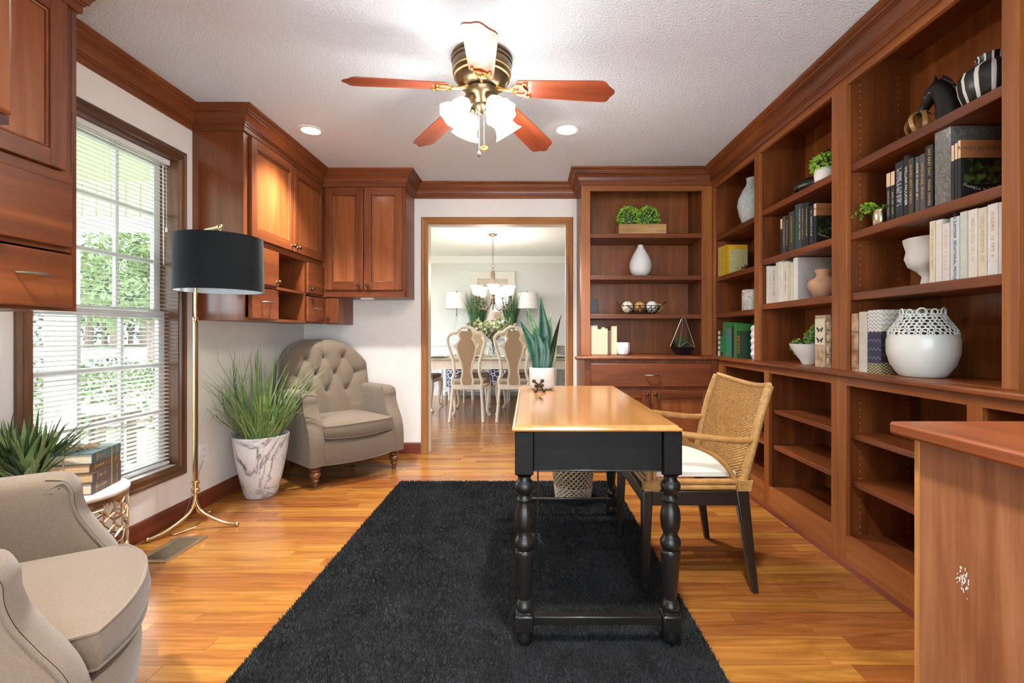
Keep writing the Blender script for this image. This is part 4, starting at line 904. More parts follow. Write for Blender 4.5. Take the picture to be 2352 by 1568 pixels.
# side table, plant and tied books
tb = (-1.814, 1.887, 0); TZ = .46; Tr = .185
st = thing('side_table', 'round marble-topped side table with pierced gold drum by the window', 'table', tb)
obj('table_top', MB().lathe([(Tr - .004, TZ - .02), (Tr, TZ - .016), (Tr, TZ - .004), (Tr - .004, TZ), (0, TZ)], 56, tb), 'marble_top', st, smooth=50)
obj('rim', MB().lathe([(Tr - .012, TZ - .038), (Tr - .004, TZ - .038), (Tr - .004, TZ - .0202), (Tr - .012, TZ - .0202)], 48, tb, closed=True), 'champagne', st); obj('base_ring', MB().lathe([(Tr - .014, 0), (Tr - .002, 0), (Tr - .002, .02), (Tr - .014, .02)], 48, tb, closed=True), 'champagne', st)
lat = MB(); NH = 13; Rr = Tr - .008; hexr = 2 * PI * Rr / NH / math.sqrt(3); rows_ = int((TZ - .06) / (1.5 * hexr)) + 1
def cyl(a, z): return (tb[0] + Rr * math.cos(a), tb[1] + Rr * math.sin(a), min(max(z, .018), TZ - .036))
for r_ in range(rows_ + 1):
    for k in range(NH):
        a0 = 2 * PI * (k + .5 * (r_ % 2)) / NH; z0 = .03 + r_ * 1.5 * hexr; da = PI / NH
        if z0 > TZ - .03: continue
        for p, q in (((a0, z0 + hexr), (a0 + da, z0 + hexr / 2)), ((a0, z0 + hexr), (a0 - da, z0 + hexr / 2)), ((a0 + da, z0 + hexr / 2), (a0 + da, z0 - hexr / 2))): lat.tube([cyl(*p), cyl(*q)], .0045, 4)
        for s_ in range(3):                                                              # inner spokes
            aa = s_ * 2 * PI / 3 + (.5 if (k + r_) % 2 else 0); lat.tube([cyl(a0, z0), cyl(a0 + da * .92 * math.sin(aa), z0 + hexr * .92 * math.cos(aa))], .0035, 4)
obj('lattice', lat, 'champagne', st, smooth=0, kind='stuff')
pp = (-1.90, 1.80, TZ)
p2 = thing('potted_grass', 'short leafy artificial plant on the side table behind the foreground armchair', 'plant', pp)
obj('pot', MB().lathe([(.045, 0), (.058, .01), (.065, .08), (.060, .085), (.055, .07), (0, .068)], 24, pp), 'ceramic_white', p2)
mb = MB(); grass(mb, (pp[0], pp[1], TZ + .06), 170, .05, .14, .26, .020, .9, .7, rg, .7); clampx(mb); obj('foliage', mb, 'grass_b', p2, kind='stuff', smooth=0)
mb = MB(); grass(mb, (pp[0], pp[1], TZ + .06), 70, .05, .16, .30, .014, .8, .6, rg, .7)
for az, ln in ((.15, .42), (-.1, .36), (.35, .46), (.0, .30)): mb.blade((pp[0], pp[1], TZ + .07), az, .75, ln, .008, .5, 10)
clampx(mb); obj('foliage', mb, 'grass_dark', p2, kind='stuff', smooth=0)
def book(name, label, loc, t, h, d, rz, cov, pages='pages', txt=None, ink='ink_gold', group=None, size=None, tz=.5, bands=(), parent=None, flat=False, face=None, short=.0):
    b = thing(name, label, 'book', loc, rz, group); K = dict(world=False, smooth=0); c = min(.0025, t * .12)
    cv = MB().box(0, c, -t / 2, t / 2, 0, h).box(c, d, -t / 2, -t / 2 + c, 0, h).box(c, d, t / 2 - c, t / 2, 0, h)
    obj('cover', cv, cov, b, **K); obj('pages', MB().box(c, d - .004, -t / 2 + c, t / 2 - c, .003, h - .003), pages, b, **K)
    for z0, z1, m_ in bands: obj('spine_band', MB().box(-.0004, .0002, -t / 2, t / 2, z0 * h, z1 * h), m_, b, **K)
    if txt and txt[0] == '~':
        q_ = min(t * .36, .011); marks(h * (.5 if bands else .66), q_, frame3((0, 0, -1), (0, -1, 0), (-1, 0, 0), (-.0006, 0, h * (.38 if bands else .55))), ink, b, int(loc[1] * 1e4), 2 if txt == '~~' else 1)
    elif txt: text(txt, size or min(t * .62, h * .9 / max(len(txt), 1) * 1.65), frame3((0, 0, -1), (0, -1, 0), (-1, 0, 0), (-.0006, 0, h * tz)), ink, b)
    return b
# stack of four tied books on the table
bx0 = Vector((-1.783, 1.912, TZ)); zz = TZ
for i, (t_, cov, pg, lab, dx, a) in enumerate(((.046, 'bk_old2', 'pages', 'bottom grey-brown book of the tied stack on the side table', 0, 0), (.038, 'bk_old2', 'pages_tan', 'second book from the bottom of the tied stack, plum-brown', .004, 1.2), (.034, 'bk_old', 'pages_tan', 'brown book directly beneath the top book of the tied stack', -.002, -1.0), (.040, 'bk_slate2', 'pages', 'top dark blue-green book of the tied stack on the side table', .002, .6))):
    rz_ = R(15 + a); b = thing('old_book', lab, 'book', (bx0.x + dx, bx0.y, zz), rz_, 'tied books on the side table'); K = dict(world=False)
    w_, l_ = .155 + .004 * (i == 0), .20; c = .003
    # spine faces local +x; head and tail along local y
    obj('cover', MB().box(-w_ / 2, w_ / 2, -l_ / 2, l_ / 2, 0, c).box(-w_ / 2, w_ / 2, -l_ / 2, l_ / 2, t_ - c, t_).box(w_ / 2 - c, w_ / 2, -l_ / 2, l_ / 2, c, t_ - c), cov, b, bevel=.0008, **K)
    obj('pages', MB().box(-w_ / 2 + .006, w_ / 2 - c, -l_ / 2 + .005, l_ / 2 - .005, c, t_ - c), pg, b, **K)
    for p_, q_ in ((-l_ / 2 + .03, -l_ / 2 + .032), (l_ / 2 - .032, l_ / 2 - .03)): obj('spine_band', MB().box(w_ / 2 - .0001, w_ / 2 + .0005, p_, q_, .004, t_ - .004), 'ink_gold', b, **K)
    marks((.07, .05, .05, .045)[i], t_ * .22, frame3((0, 1, 0), (0, 0, 1), (1, 0, 0), (w_ / 2 + .0001, -.04, t_ / 2)), 'ink_gold', b, i)
    zz += t_ + .0004
tw = thing('twine', 'brown twine tied in a bow around the stack of old books', 'twine', (bx0.x, bx0.y, zz), R(15))
lp = MB(); top = .002; bt_ = TZ - zz + .003; u_, v_ = .0855, .1025
lp.tube([(u_, .02, bt_), (u_, .02, top), (-u_, .015, top + .001), (-u_, .015, bt_)], .0018, 5); lp.tube([(-.01, -v_, bt_), (-.01, -v_, top), (0, v_, top), (0, v_, bt_)], .0018, 5); obj('loop', lp, 'twine', tw, world=False)
bx0 = Vector((0, 0, 0))
bw = MB()
for k in range(9): a = k * .7; bw.tube(spline([(bx0.x, bx0.y, top + .002), (bx0.x + .035 * math.cos(a), bx0.y + .035 * math.sin(a), top + .012 + .003 * (k % 3)), (bx0.x + .05 * math.cos(a + .35), bx0.y + .05 * math.sin(a + .35), top + .006), (bx0.x, bx0.y, top + .004)], 5), .0014, 5)
obj('bow', bw, 'twine', tw, world=False)
# woven basket behind the desk
bk_ = (fx(1316, 3.12), 3.12, .008)
ba_ = thing('woven_basket', 'pale woven seagrass basket on the rug behind the desk', 'basket', bk_)
for band, (z0, z1, n_, mt) in enumerate(((.008, .085, 7, 'seagrass_pale'), (.09, .22, 9, 'seagrass'), (.225, .30, 6, 'seagrass_pale'))):
    mb = MB()
    for j in range(n_):
        z = z0 + (z1 - z0) * j / (n_ - 1); r = .108 + .022 * min(1, z / .2); N_ = 96
        mb.tube([(bk_[0] + (r + .005 * math.cos(PI * (k / 2 + j))) * math.cos(2 * PI * k / N_), bk_[1] + (r + .005 * math.cos(PI * (k / 2 + j))) * math.sin(2 * PI * k / N_), bk_[2] + z + (.006 if band == 1 else .003) * math.sin(PI * (k / 2 + j))) for k in range(N_)], .0058, 5, closed=True)
    obj('weave_band', mb, mt, ba_, smooth=50)
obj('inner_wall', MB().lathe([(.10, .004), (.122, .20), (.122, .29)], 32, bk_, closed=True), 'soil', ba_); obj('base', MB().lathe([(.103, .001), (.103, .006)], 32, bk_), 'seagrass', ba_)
# floor register
fv_ = thing('floor_vent', 'bronze floor register set in the planks by the lamp', 'vent', (-1.785, 2.395, 0))
obj('frame', MB().box(-1.865, -1.84, 2.25, 2.54, 0, .005).box(-1.73, -1.705, 2.25, 2.54, 0, .005).box(-1.84, -1.73, 2.25, 2.275, 0, .005).box(-1.84, -1.73, 2.515, 2.54, 0, .005), 'champagne', fv_, bevel=.0015)
obj('backing', MB().box(-1.84, -1.73, 2.275, 2.515, .0003, .001), 'black_plastic', fv_)
for k in range(20): obj('slat', MB().box(-1.84, -1.73, 2.2775 + k * .012, 2.2815 + k * .012, .001, .004), 'vent_bronze', fv_, smooth=0)
# wall plates
def plate(name, lab, cat, c, wall, wdt, hgt, kind, mats=('outlet_white', 'outlet_grey')):
    t = thing(name, lab, cat, c); 
    def bx(u0, u1, z0, z1, d0, d1): return MB().box(c[0] + u0, c[0] + u1, c[1] - d1, c[1] - d0, c[2] + z0, c[2] + z1) if wall == 'y' else MB().box(c[0] + d0, c[0] + d1, c[1] + u0, c[1] + u1, c[2] + z0, c[2] + z1)
    obj('plate', bx(-wdt / 2, wdt / 2, -hgt / 2, hgt / 2, 0, .005), mats[0], t, bevel=.002)
    if kind == 'outlet':
        for s_ in (-1, 1):
            o_ = obj('receptacle', bx(-.017, .017, s_ * .02 - .014, s_ * .02 + .014, .005, .0065), mats[0], t, bevel=.001)
            for u in (-.007, .005): obj('slot', bx(u, u + .0025, s_ * .02 - .004, s_ * .02 + .006, .0065, .0069), 'ink_dark' if mats[0] != 'black_plastic' else 'bk_grey', o_, smooth=0)
    else:
        for u in (-.023, .023): obj('rocker', bx(u - .016, u + .016, -.033, .033, .005, .009), mats[0], t, bevel=.0015); obj('rocker_gap', bx(u - .0175, u + .0175, -.0345, .0345, .0049, .0054), mats[1], t)
    return t
plate('light_switch', 'white double rocker switch plate on the wall left of the doorway', 'switch', (fx(916, YB), YB, fz(704, YB)), 'y', .118, .118, 'switch')
plate('wall_outlet', 'white duplex outlet low on the wall behind the brass lamp', 'outlet', (XL, fy(467, XL), fz(1040, fy(467, XL))), 'x', .075, .12, 'outlet')
plate('wall_outlet', 'black duplex outlet at the back of the far bookcase', 'outlet', (.60, YB - .0145, 1.335), 'y', .07, .115, 'outlet', ('black_plastic', 'bk_grey'))
# ------------------------------------------------------------------ ceiling fan with four glass shades
fc = (-.227, 2.348, 0)
fan = thing('ceiling_fan', 'five-blade ceiling fan with antique brass motor and four lit glass shades', 'ceiling fan', (fc[0], fc[1], H))
def lz(prof, mat, name, parent=fan, seg=40): return obj(name, MB().lathe(prof, seg, fc), mat, parent, smooth=40)
lz([(.148, H - .001), (.150, H - .012), (.145, H - .018), (.149, H - .022), (.149, H - .032), (.143, H - .037), (.146, H - .042), (.145, H - .06), (.135, H - .10), (.115, H - .135), (.09, H - .152), (.06, H - .158)], 'antique_brass', 'motor_housing')
for z, r in ((H - .078, .1405), (H - .102, .1345)): lz([(r - .004, z - .004), (r + .003, z - .003), (r + .003, z + .003), (r - .002, z + .004)], 'gold', 'gold_ring')
lz([(.075, H - .158), (.084, H - .17), (.078, H - .188), (.064, H - .202), (.048, H - .22), (.036, H - .232), (.036, H - .25), (.022, H - .27), (.006, H - .278), (0, H - .279)], 'antique_brass', 'light_fitter')
BZ = 2.292
bo = [(.19, -.050), (.20, -.058), (.56, -.070), (.60, -.069), (.615, -.060), (.628, -.034), (.648, -.012), (.652, 0), (.648, .012), (.628, .034), (.615, .060), (.60, .069), (.56, .070), (.20, .058), (.19, .050), (.172, .02), (.170, 0), (.172, -.02)]
for k in range(5):
    a = R(-90 + 4.6 + 72 * k); m = Matrix.Translation((fc[0], fc[1], BZ)) @ Matrix.Rotation(a, 4, 'Z') @ Matrix.Rotation(R(8.5), 4, 'Y') @ Matrix.Rotation(R(-12), 4, 'X')
    mb = MB().prism(bo, 'z', -.003, .003); bl_ = obj('blade', mb, 'fan_blade', None, smooth=0, bevel=.0015); bl_.parent = fan; bl_.matrix_basis = Matrix.Translation((0, 0, -H)) @ Matrix.Translation((-fc[0], -fc[1], 0)) @ m
    ir = MB(); z = -.0075
    ir.tube([(.235, -.040, z), (.225, -.044, z), (.215, -.035, z), (.222, -.018, z), (.232, 0, z), (.222, .018, z), (.215, .035, z), (.225, .044, z), (.235, .040, z)], .0055, 6); ir.tube([(.217, -.03, z), (.19, -.034, z), (.165, -.022, z), (.15, 0, z), (.165, .022, z), (.19, .034, z), (.217, .03, z)], .0058, 6); ir.tube(spline([(.185, 0, z), (.17, .012, z), (.158, 0, z), (.170, -.010, z)], 4), .004, 6)
    ir.tube([(.155, 0, z), (.12, 0, z + .002), (.07, 0, z + .012)], [.008, .009, .012], 8); ir.ball((.236, -.04, z), .008, 8, 6).ball((.236, .04, z), .008, 8, 6)
    i_ = obj('blade_iron', ir, 'gold', None, smooth=50); i_.parent = bl_
for k, az in enumerate((R(-52), R(38), R(128), R(218))):
    d = Vector((math.cos(az), math.sin(az), 0)); tip = R(38)
    m = Matrix.Rotation(az, 4, 'Z') @ Matrix.Rotation(PI - tip, 4, 'Y'); c = Vector((fc[0], fc[1], H - .205)) + d * .060
    obj('lamp_arm', MB().tube([Vector((fc[0], fc[1], H - .195)) + d * .03, c, c + (m @ Vector((0, 0, .03)))], .012, 10).lathe([(.014, .02), (.022, .026), (.024, .045), (.020, .05)], 16, c, m), 'antique_brass', fan)
    gp = [(.022, .045), (.030, .055), (.040, .075), (.047, .10), (.050, .125), (.060, .150), (.074, .165)]
    gl_ = obj('glass_shade', MB().lathe(gp + [(r - .002, z - .001) for r, z in reversed(gp)], 32, c, m, closed=True, rmod=lambda a, z: 1 + (.05 * math.sin(8 * a) if z > .14 else .02 * math.sin(24 * a))), 'fan_glass', fan, smooth=60, label='frosted fluted bell glass glowing white')
    pl_ = bpy.data.lights.new('bulb_light', 'POINT'); pl_.energy = 2.2; pl_.color = (1, .95, .88); pl_.shadow_soft_size = .05
    po = bpy.data.objects.new('bulb_light', pl_); COL.objects.link(po); po.parent = fan; po.location = (c + m @ Vector((0, 0, .185))) - Vector((fc[0], fc[1], H))
for dx, dz, r in ((.012, .115, .010), (-.012, .14, .007)):
    x = fc[0] + dx; ch = MB()
    for k in range(int((dz + .06) / .006)): ch.ball((x, fc[1] - .02, H - .262 - k * .006), .0022, 6, 4)
    pc_ = obj('pull_chain', ch, 'brass', fan); z0 = H - .262 - (dz + .06)
    if dx > 0: obj('chain_charm', MB().lathe([(.016, -.003), (.018, 0), (.016, .003), (.009, .003), (.009, -.003)], 20, (x, fc[1] - .02, z0 - .016), Matrix.Rotation(R(70), 4, 'X'), closed=True).ball((x, fc[1] - .02, z0 - .016), .006, 8, 6), 'gold', pc_)
    else: obj('chain_charm', MB().lathe([(.002, 0), (.006, -.008), (.009, -.02), (.007, -.03), (0, -.034)], 12, (x, fc[1] - .02, z0)), 'antique_brass', pc_)
# recessed lights: two in view, two added out of view over the near half for brightness
for i, (x, y, lab) in enumerate(((-1.449, 3.18, 'round recessed downlight glowing above the left cabinet'), (.261, 3.18, 'recessed eyeball downlight right of the fan'), (-1.449, .9, 'added unseen recessed downlight over the foreground armchair'), (.261, .9, 'added unseen recessed downlight over the near end of the desk'))):
    dl = thing('recessed_light', lab, 'ceiling light', (x, y, H), group='recessed ceiling lights')
    obj('trim_ring', MB().lathe([(.058, H - .001), (.060, H - .006), (.078, H - .005), (.082, H - .0005)], 36, (x, y, 0), closed=True), 'white_paint', dl)
    obj('lens', MB().lathe([(.058, H - .004), (.03, H - .009), (0, H - .010)], 28, (x, y, 0)) if i != 1 else MB().ball((x - .004, y - .012, H - .004), .043, 20, 12, (1, 1, .55)), 'downlight_glow', dl)
    s_ = bpy.data.lights.new('spot', 'SPOT'); s_.energy = 100; s_.spot_size = R(108); s_.spot_blend = 1; s_.color = (1, .97, .93); s_.shadow_soft_size = .06
    so_ = bpy.data.objects.new('spot', s_); COL.objects.link(so_); so_.parent = dl; so_.location = (0, 0, -.03)
# ------------------------------------------------------------------ on the desk
rg = random.Random(5)
sp_ = (fx(1245, 2.70), 2.70, .772)
sn = thing('snake_plant', 'snake plant in a white cylinder pot on the desk', 'plant', sp_)
obj('pot', MB().lathe([(.055, 0), (.066, .006), (.072, .02), (.0735, .10), (.071, .118), (.068, .121), (.065, .118), (.064, .10), (0, .098)], 40, sp_), 'ceramic_white', sn, smooth=50); obj('soil', MB().lathe([(.063, .101), (0, .104)], 20, sp_), 'soil', sn)
def snake_leaf(base, az, lean, ln, wd, curl, tw, mat):
    mb = MB(); n = 14; p = Vector(base); vs = []; d = Vector((math.cos(az), math.sin(az), 0))
    for k in range(n + 1):
        t = k / n; w_ = wd * (math.sin(PI * min(1, .22 + t * .80)) ** .8) * .5 * (1 + .10 * math.sin(9 * t + az * 3)); w_ = max(w_, .0008) if t < 1 else .0005
        aa = .25 * tw + tw * t; s_ = Vector((math.cos(aa), math.sin(aa), 0)); q = s_.cross(Vector((0, 0, 1)))
        vs += [p - s_ * w_ + q * w_ * .4, p - s_ * w_ * .45 + q * w_ * .06, p, p + s_ * w_ * .45 + q * w_ * .06, p + s_ * w_ + q * w_ * .4]
        an = lean + curl * t; p = p + (d * math.sin(an) + Vector((0, 0, 1)) * math.cos(an)) * (ln / n) + s_ * .002 * math.sin(7 * t)
    mb.add(vs, [(k * 5 + j, k * 5 + j + 1, k * 5 + j + 6, k * 5 + j + 5) for k in range(n) for j in range(4)]); obj('leaf', mb, mat, sn, smooth=60, solid=.002)
for dx, dy, az, lean, ln, wd, cu, tw, mt in ((-.032, -.01, PI, .16, .31, .064, .35, .4, 'snake'), (-.012, .02, PI, .10, .37, .062, .22, .5, 'snake_pale'), (.000, .01, PI, -.03, .42, .068, .10, .35, 'snake'), (.02, .03, 0, .05, .33, .062, .10, -.5, 'snake_pale'), (.030, -.008, 0, .10, .33, .042, .30, .9, 'snake_dark'), (-.008, -.03, PI, .02, .25, .058, .25, .2, 'snake'), (.015, -.025, 0, .0, .20, .045, .1, .3, 'snake'), (.04, .02, 0, .12, .22, .05, .1, .2, 'snake_pale')):
    snake_leaf((sp_[0] + dx, sp_[1] + dy, sp_[2] + .10), az, lean, ln, wd, cu, tw, mt)
jc = Vector((fx(1238, 2.56), 2.56, .772 + .031))
jk = thing('metal_jack', 'dark bronze jack ornament on the desk before the snake plant', 'ornament', (jc.x, jc.y, .772))
rt = Matrix.Rotation(R(20), 3, 'Z'); 
for d in ((.62, .35, .62), (-.62, .35, .62), (.05, -.72, .10)):
    d = rt @ Vector(d).normalized(); obj('rod', MB().tube([jc - d * .036, jc + d * .036], .0055, 8), 'bronze', jk)
    for s_ in (-1, 1): obj('knob', MB().ball(jc + d * .037 * s_, .0105, 12, 8), 'bronze', jk)
hx, hy = fx(1241, 2.27), 2.27
hk = thing('desk_hook', 'small thin dark metal T-shaped piece lying on the desk top', 'ornament', (hx, hy, .772))
obj('bar', MB().tube([(hx - .001, hy + .06, .7745), (hx + .008, hy - .05, .7745)], .0022, 6), 'bronze', hk); obj('arm', MB().tube([(hx + .002, hy, .7745), (hx - .026, hy + .008, .7760)], [.0022, .0008], 6), 'bronze', hk)
# ------------------------------------------------------------------ shelf things: far bookcase
def boxball(mb, c, r, n, rg, ln=.016, sc=(1, 1, 1)):
    for _ in range(n):
        d = Vector((rg.gauss(0, 1), rg.gauss(0, 1), rg.gauss(0, 1))).normalized(); q = r * rg.uniform(.82, 1.06)
        mb.leaf((c[0] + d.x * q * sc[0], c[1] + d.y * q * sc[1], c[2] + d.z * q * sc[2]), d + Vector((rg.uniform(-1, 1), rg.uniform(-1, 1), rg.uniform(-1, 1))), d, ln * rg.uniform(.7, 1.3), ln * .75)
ty = 4.06; tx = fx(1472, ty)
tr_ = thing('wooden_trough', 'rustic wooden trough on the top shelf of the far bookcase', 'planter', (tx, ty, 1.918))
for u0, u1, v0, v1, z1 in ((-.20, .20, -.065, -.053, .086), (-.20, .20, .053, .065, .086), (-.20, -.186, -.053, .053, .086), (.186, .20, -.053, .053, .086), (-.186, .186, -.053, .053, .012)): obj('board', MB().box(tx + u0 * (1 if z1 < .05 else 1), tx + u1, ty + v0, ty + v1, 1.918, 1.918 + z1), 'rough_wood', tr_, bevel=.003)
for px, lab in ((1443, 'left boxwood ball in the wooden trough'), (1488, 'right boxwood ball in the wooden trough')):
    x = fx(px, ty); bb_ = thing('boxwood_ball', lab, 'plant', (x, ty, 1.93), group='boxwood balls in the trough')
    mb = MB(); boxball(mb, (x, ty, 2.068), .092, 900, rg, .017, (1, .62, 1)); obj('foliage', mb, 'boxwood', bb_, smooth=0, kind='stuff'); obj('core', MB().ball((x, ty, 2.06), .078, 14, 10, (1, .6, 1)), 'leaf_c', bb_)
vx = fx(1471, 4.08)
solo('teardrop_vase', MB().lathe([(.042, 0), (.060, .006), (.085, .045), (.094, .09), (.090, .125), (.070, .175), (.042, .225), (.024, .255), (.021, .272), (.018, .272), (.016, .25), (0, .245)], 40), 'ceramic_matte', 'white hammered teardrop vase on the middle shelf of the far bookcase', 'vase', smooth=50).location = (vx, 4.08, 1.570)
# wire basket with balls
wy = 4.06; wx_ = fx(1474, wy); wz = 1.247
wbk = thing('wire_basket', 'dark wire basket with loop handles on the far bookcase', 'basket', (wx_, wy, wz))
mb = MB()
def elp(a, b, z, n=40): return [(wx_ + a * math.cos(2 * PI * k / n), wy + b * math.sin(2 * PI * k / n), wz + z) for k in range(n)]
for a, b, z, r in ((.165, .085, .072, .003), (.150, .075, .048, .0022), (.135, .067, .028, .0022), (.115, .058, .010, .0032)): mb.tube(elp(a, b, z), r, 5, closed=True)
for k in range(40): a = 2 * PI * k / 40; e = 2 * PI * (k + (1.5 if k % 2 else -1.5)) / 40; mb.tube([(wx_ + .115 * math.cos(a), wy + .058 * math.sin(a), wz + .010), (wx_ + .165 * math.cos(e), wy + .085 * math.sin(e), wz + .072)], .0028, 4)
for k in range(-5, 6): mb.tube([(wx_ + k * .02, wy - .055 * math.sqrt(1 - (k * .02 / .116) ** 2), wz + .010), (wx_ + k * .02, wy + .055 * math.sqrt(1 - (k * .02 / .116) ** 2), wz + .010)], .0014, 4)
obj('wire_body', mb, 'black_metal', wbk, kind='stuff', smooth=50)
for s_ in (-1, 1): obj('handle', MB().tube(spline([(wx_ + s_ * .155, wy - .035, wz + .07), (wx_ + s_ * .20, wy - .03, wz + .102), (wx_ + s_ * .212, wy, wz + .108), (wx_ + s_ * .20, wy + .03, wz + .102), (wx_ + s_ * .155, wy + .035, wz + .07)], 6), .003, 6), 'bronze', wbk)
for px, py, r, mt, lab, dy in ((1441, 701, .050, 'pale_ball', 'cream textured ball at the left of the wire basket', 0), (1469, 701, .048, 'cork_ball', 'tan cork ball in the middle of the wire basket', -.01), (1497, 702, .050, 'sculpt_white', 'white shell ball in the wire basket', -.01), (1512, 700, .042, 'cork_ball', 'brown ball half hidden behind the white shell ball', .03)):
    x = fx(px, wy + dy); o_ = solo('decor_ball', MB().ball((0, 0, 0), r, 20, 14, fn=lambda d: 1 + .05 * noise.noise(d * 6)), mt, lab, 'ball', group='balls in the wire basket'); o_.location = (x, wy + dy, wz + .013 + r)
# cream books with pages out, on the counter of the far bookcase
bnd = [1355.8, 1362.8, 1372.7, 1381.9, 1389.3, 1395.6, 1404.6, 1417]; tops = [747, 746, 755, 751, 754, 758.5, 748]
ln_ = ['leftmost', 'second', 'third', 'fourth', 'fifth', 'brown, deeper-set sixth', 'tall last']
for k in range(7):
    Y = 4.0 + (.02 if k == 5 else 0); x0, x1 = fx(bnd[k], Y) + .0006, fx(bnd[k + 1], Y) - .0006
    book('cream_book', ln_[k] + ' cream book of the row on the far counter beside the white cup', ((x0 + x1) / 2, Y + .14, KT + .0005), x1 - x0, fz(tops[k], Y) - KT, .14, R(-90), 'bk_ivory' if k % 2 else 'bk_cream', 'bk_old' if k == 5 else 'bk_peach', group='cream books on the far counter')
cy_ = 3.98; cxx = fx(1431, cy_)
solo('fluted_cup', MB().lathe([(.030, 0), (.044, .008), (.052, .04), (.051, .08), (.047, .105), (.043, .105), (.046, .07), (.040, .03), (0, .02)], 48, rmod=lambda a, z: 1 + .10 * abs(math.sin(5 * a)) * min(1, z / .02)), 'ceramic_white', 'small white tulip-fluted cup beside the cream books', 'cup', smooth=40).location = (cxx, cy_, KT + .0005)
# geometric terrarium
gy = 3.97; gx = fx(1570, gy); tt = thing('geometric_terrarium', 'black faceted hanging terrarium with a grassy plant on the far counter', 'terrarium', (gx, gy, KT))
n5 = 5; A = [(gx + .062 * math.cos(2 * PI * k / n5 + .3), gy + .062 * math.sin(2 * PI * k / n5 + .3), KT + .001) for k in range(n5)]; B = [(gx + .108 * math.cos(2 * PI * k / n5 + .3), gy + .108 * math.sin(2 * PI * k / n5 + .3), KT + .068) for k in range(n5)]; C_ = [(gx + .085 * math.cos(2 * PI * (k + .5) / n5 + .3), gy + .085 * math.sin(2 * PI * (k + .5) / n5 + .3), KT + (.112 if k % 2 else .085)) for k in range(n5)]
mb = MB(); mb.add(A + B + C_, [tuple(range(n5))[::-1]] + [(k, (k + 1) % n5, n5 + (k + 1) % n5, n5 + k) for k in range(n5)] + [(n5 + k, n5 + (k + 1) % n5, 2 * n5 + k) for k in range(n5)]); obj('bowl', mb, 'black_metal', tt, smooth=0)
mb = MB()
for k in range(n5): mb.tube([C_[k], B[(k + 1) % n5]], .002, 5).tube([C_[k], B[k]], .002, 5)
obj('rim_wire', mb, 'gold', tt)
ap = (gx, gy, KT + .345); mb = MB()
for k in range(n5): mb.tube([B[k], ap], .0026, 5)
obj('hanger_wire', mb, 'champagne', tt); obj('ring', MB().tube([(gx + .011 * math.cos(a * PI / 6), gy, KT + .357 + .011 * math.sin(a * PI / 6)) for a in range(12)], .0018, 5, closed=True), 'antique_brass', tt)
mb = MB(); grass(mb, (gx, gy, KT + .06), 120, .05, .07, .12, .007, .9, .5, rg, .7); obj('foliage', mb, 'dining_grass', tt, smooth=0, kind='stuff')
# ------------------------------------------------------------------ shelf things: right bookcases
def row(spec, X, base, d, group, name='book'):
    for (p0, p1, top, cov, lab, kw) in spec:
        y0, y1 = fy(p0, X), fy(p1, X); ym = (y0 + y1) / 2; kw = dict(kw); dd = kw.pop('d', d); xo = kw.pop('x', 0)
        kw.setdefault('pages', 'pages'); face = kw.pop('cover', None)
        b = book(name, lab, (X + xo, ym, base + .0005), max(.006, y0 - y1 - .0012), fz(top, y1 if kw.pop('near', 0) else ym) - base, dd, 0, cov, group=group, **kw)
        if face: face(b, (y0 - y1 - .0012), fz(top, ym) - base, dd)
X1 = 1.545
def cov_dots(b, t_, h, d): obj('cover_print', MB().box(.012, d, -t_ / 2 - .0006, -t_ / 2 + .0002, 0, h * .84), 'book_dot_yellow', b, world=False, smooth=0)
row([(1649, 1655, 568, 'bk_palegold', 'pale yellow book at the far end of the yellow row', dict(txt='~', ink='ink_dark')), (1655, 1662, 566, 'bk_yellow', 'bright yellow book second in the yellow row', dict(txt='~', ink='ink_dark')), (1662, 1667.5, 563, 'bk_gold', 'golden yellow book third in the yellow row', {}), (1667.5, 1672.5, 563, 'bk_gold', 'yellow book with dotted olive cover facing the room', dict(cover=cov_dots, d=.15))], X1, 1.545, .14, 'yellow books')
X1 = 1.54
row([(1649, 1654, 760, 'bk_cream', 'cream dotted book at the far end of the green row', dict(bands=[(.2, .26, 'ink_dark'), (.4, .46, 'ink_dark'), (.6, .66, 'ink_dark'), (.8, .86, 'ink_dark')])), (1654, 1660, 760, 'bk_dkgreen', 'short dark green book next to the cream dotted one', dict(bands=[(.16, .30, 'bk_mint'), (.32, .46, 'bk_mint'), (.48, .62, 'bk_mint'), (.64, .78, 'bk_mint')])), (1660, 1667.5, 740, 'bk_green', 'tallest leaf-green book of the green row', {}), (1667.5, 1675, 754, 'bk_slate', 'dark teal book with mint panels in the green row', dict(bands=[(.16, .29, 'bk_mint'), (.31, .44, 'bk_mint'), (.46, .59, 'bk_mint'), (.61, .74, 'bk_mint')])), (1675, 1680, 752, 'bk_slate', 'slim slate-teal book in the green row', {}), (1680, 1686, 750, 'bk_dkgreen', 'slim blackish green book in the green row', {}), (1686, 1692, 743, 'bk_green', 'wide mid-green book behind the red-banded book', dict(d=.19)), (1692.5, 1700, 760, 'bk_dkgreen', 'small dark green book with a red spine panel', dict(bands=[(.16, .84, 'book_red_band')])), (1700, 1709, 760, 'bk_dkgreen', 'dark green book beside the white faceted vase', {})], X1, KT, .14, 'green books')
def at(o, x, y, z): o.location = (x, y, z); return o
vb = MB().lathe([(.058, 0), (.066, .01), (.090, .08), (.104, .15), (.098, .20), (.068, .265), (.044, .30), (.038, .33), (.043, .352), (.039, .352), (.033, .33), (0, .30)], 40, rmod=lambda a, z: 1 + .018 * math.sin(5 * a + 30 * z) * math.sin(26 * z + 2 * a))
at(solo('carved_vase', vb, 'vase_blue', 'pale blue vase with carved swirls on the top shelf nearest the corner', 'vase', smooth=60), 1.66, 3.53, 1.881)
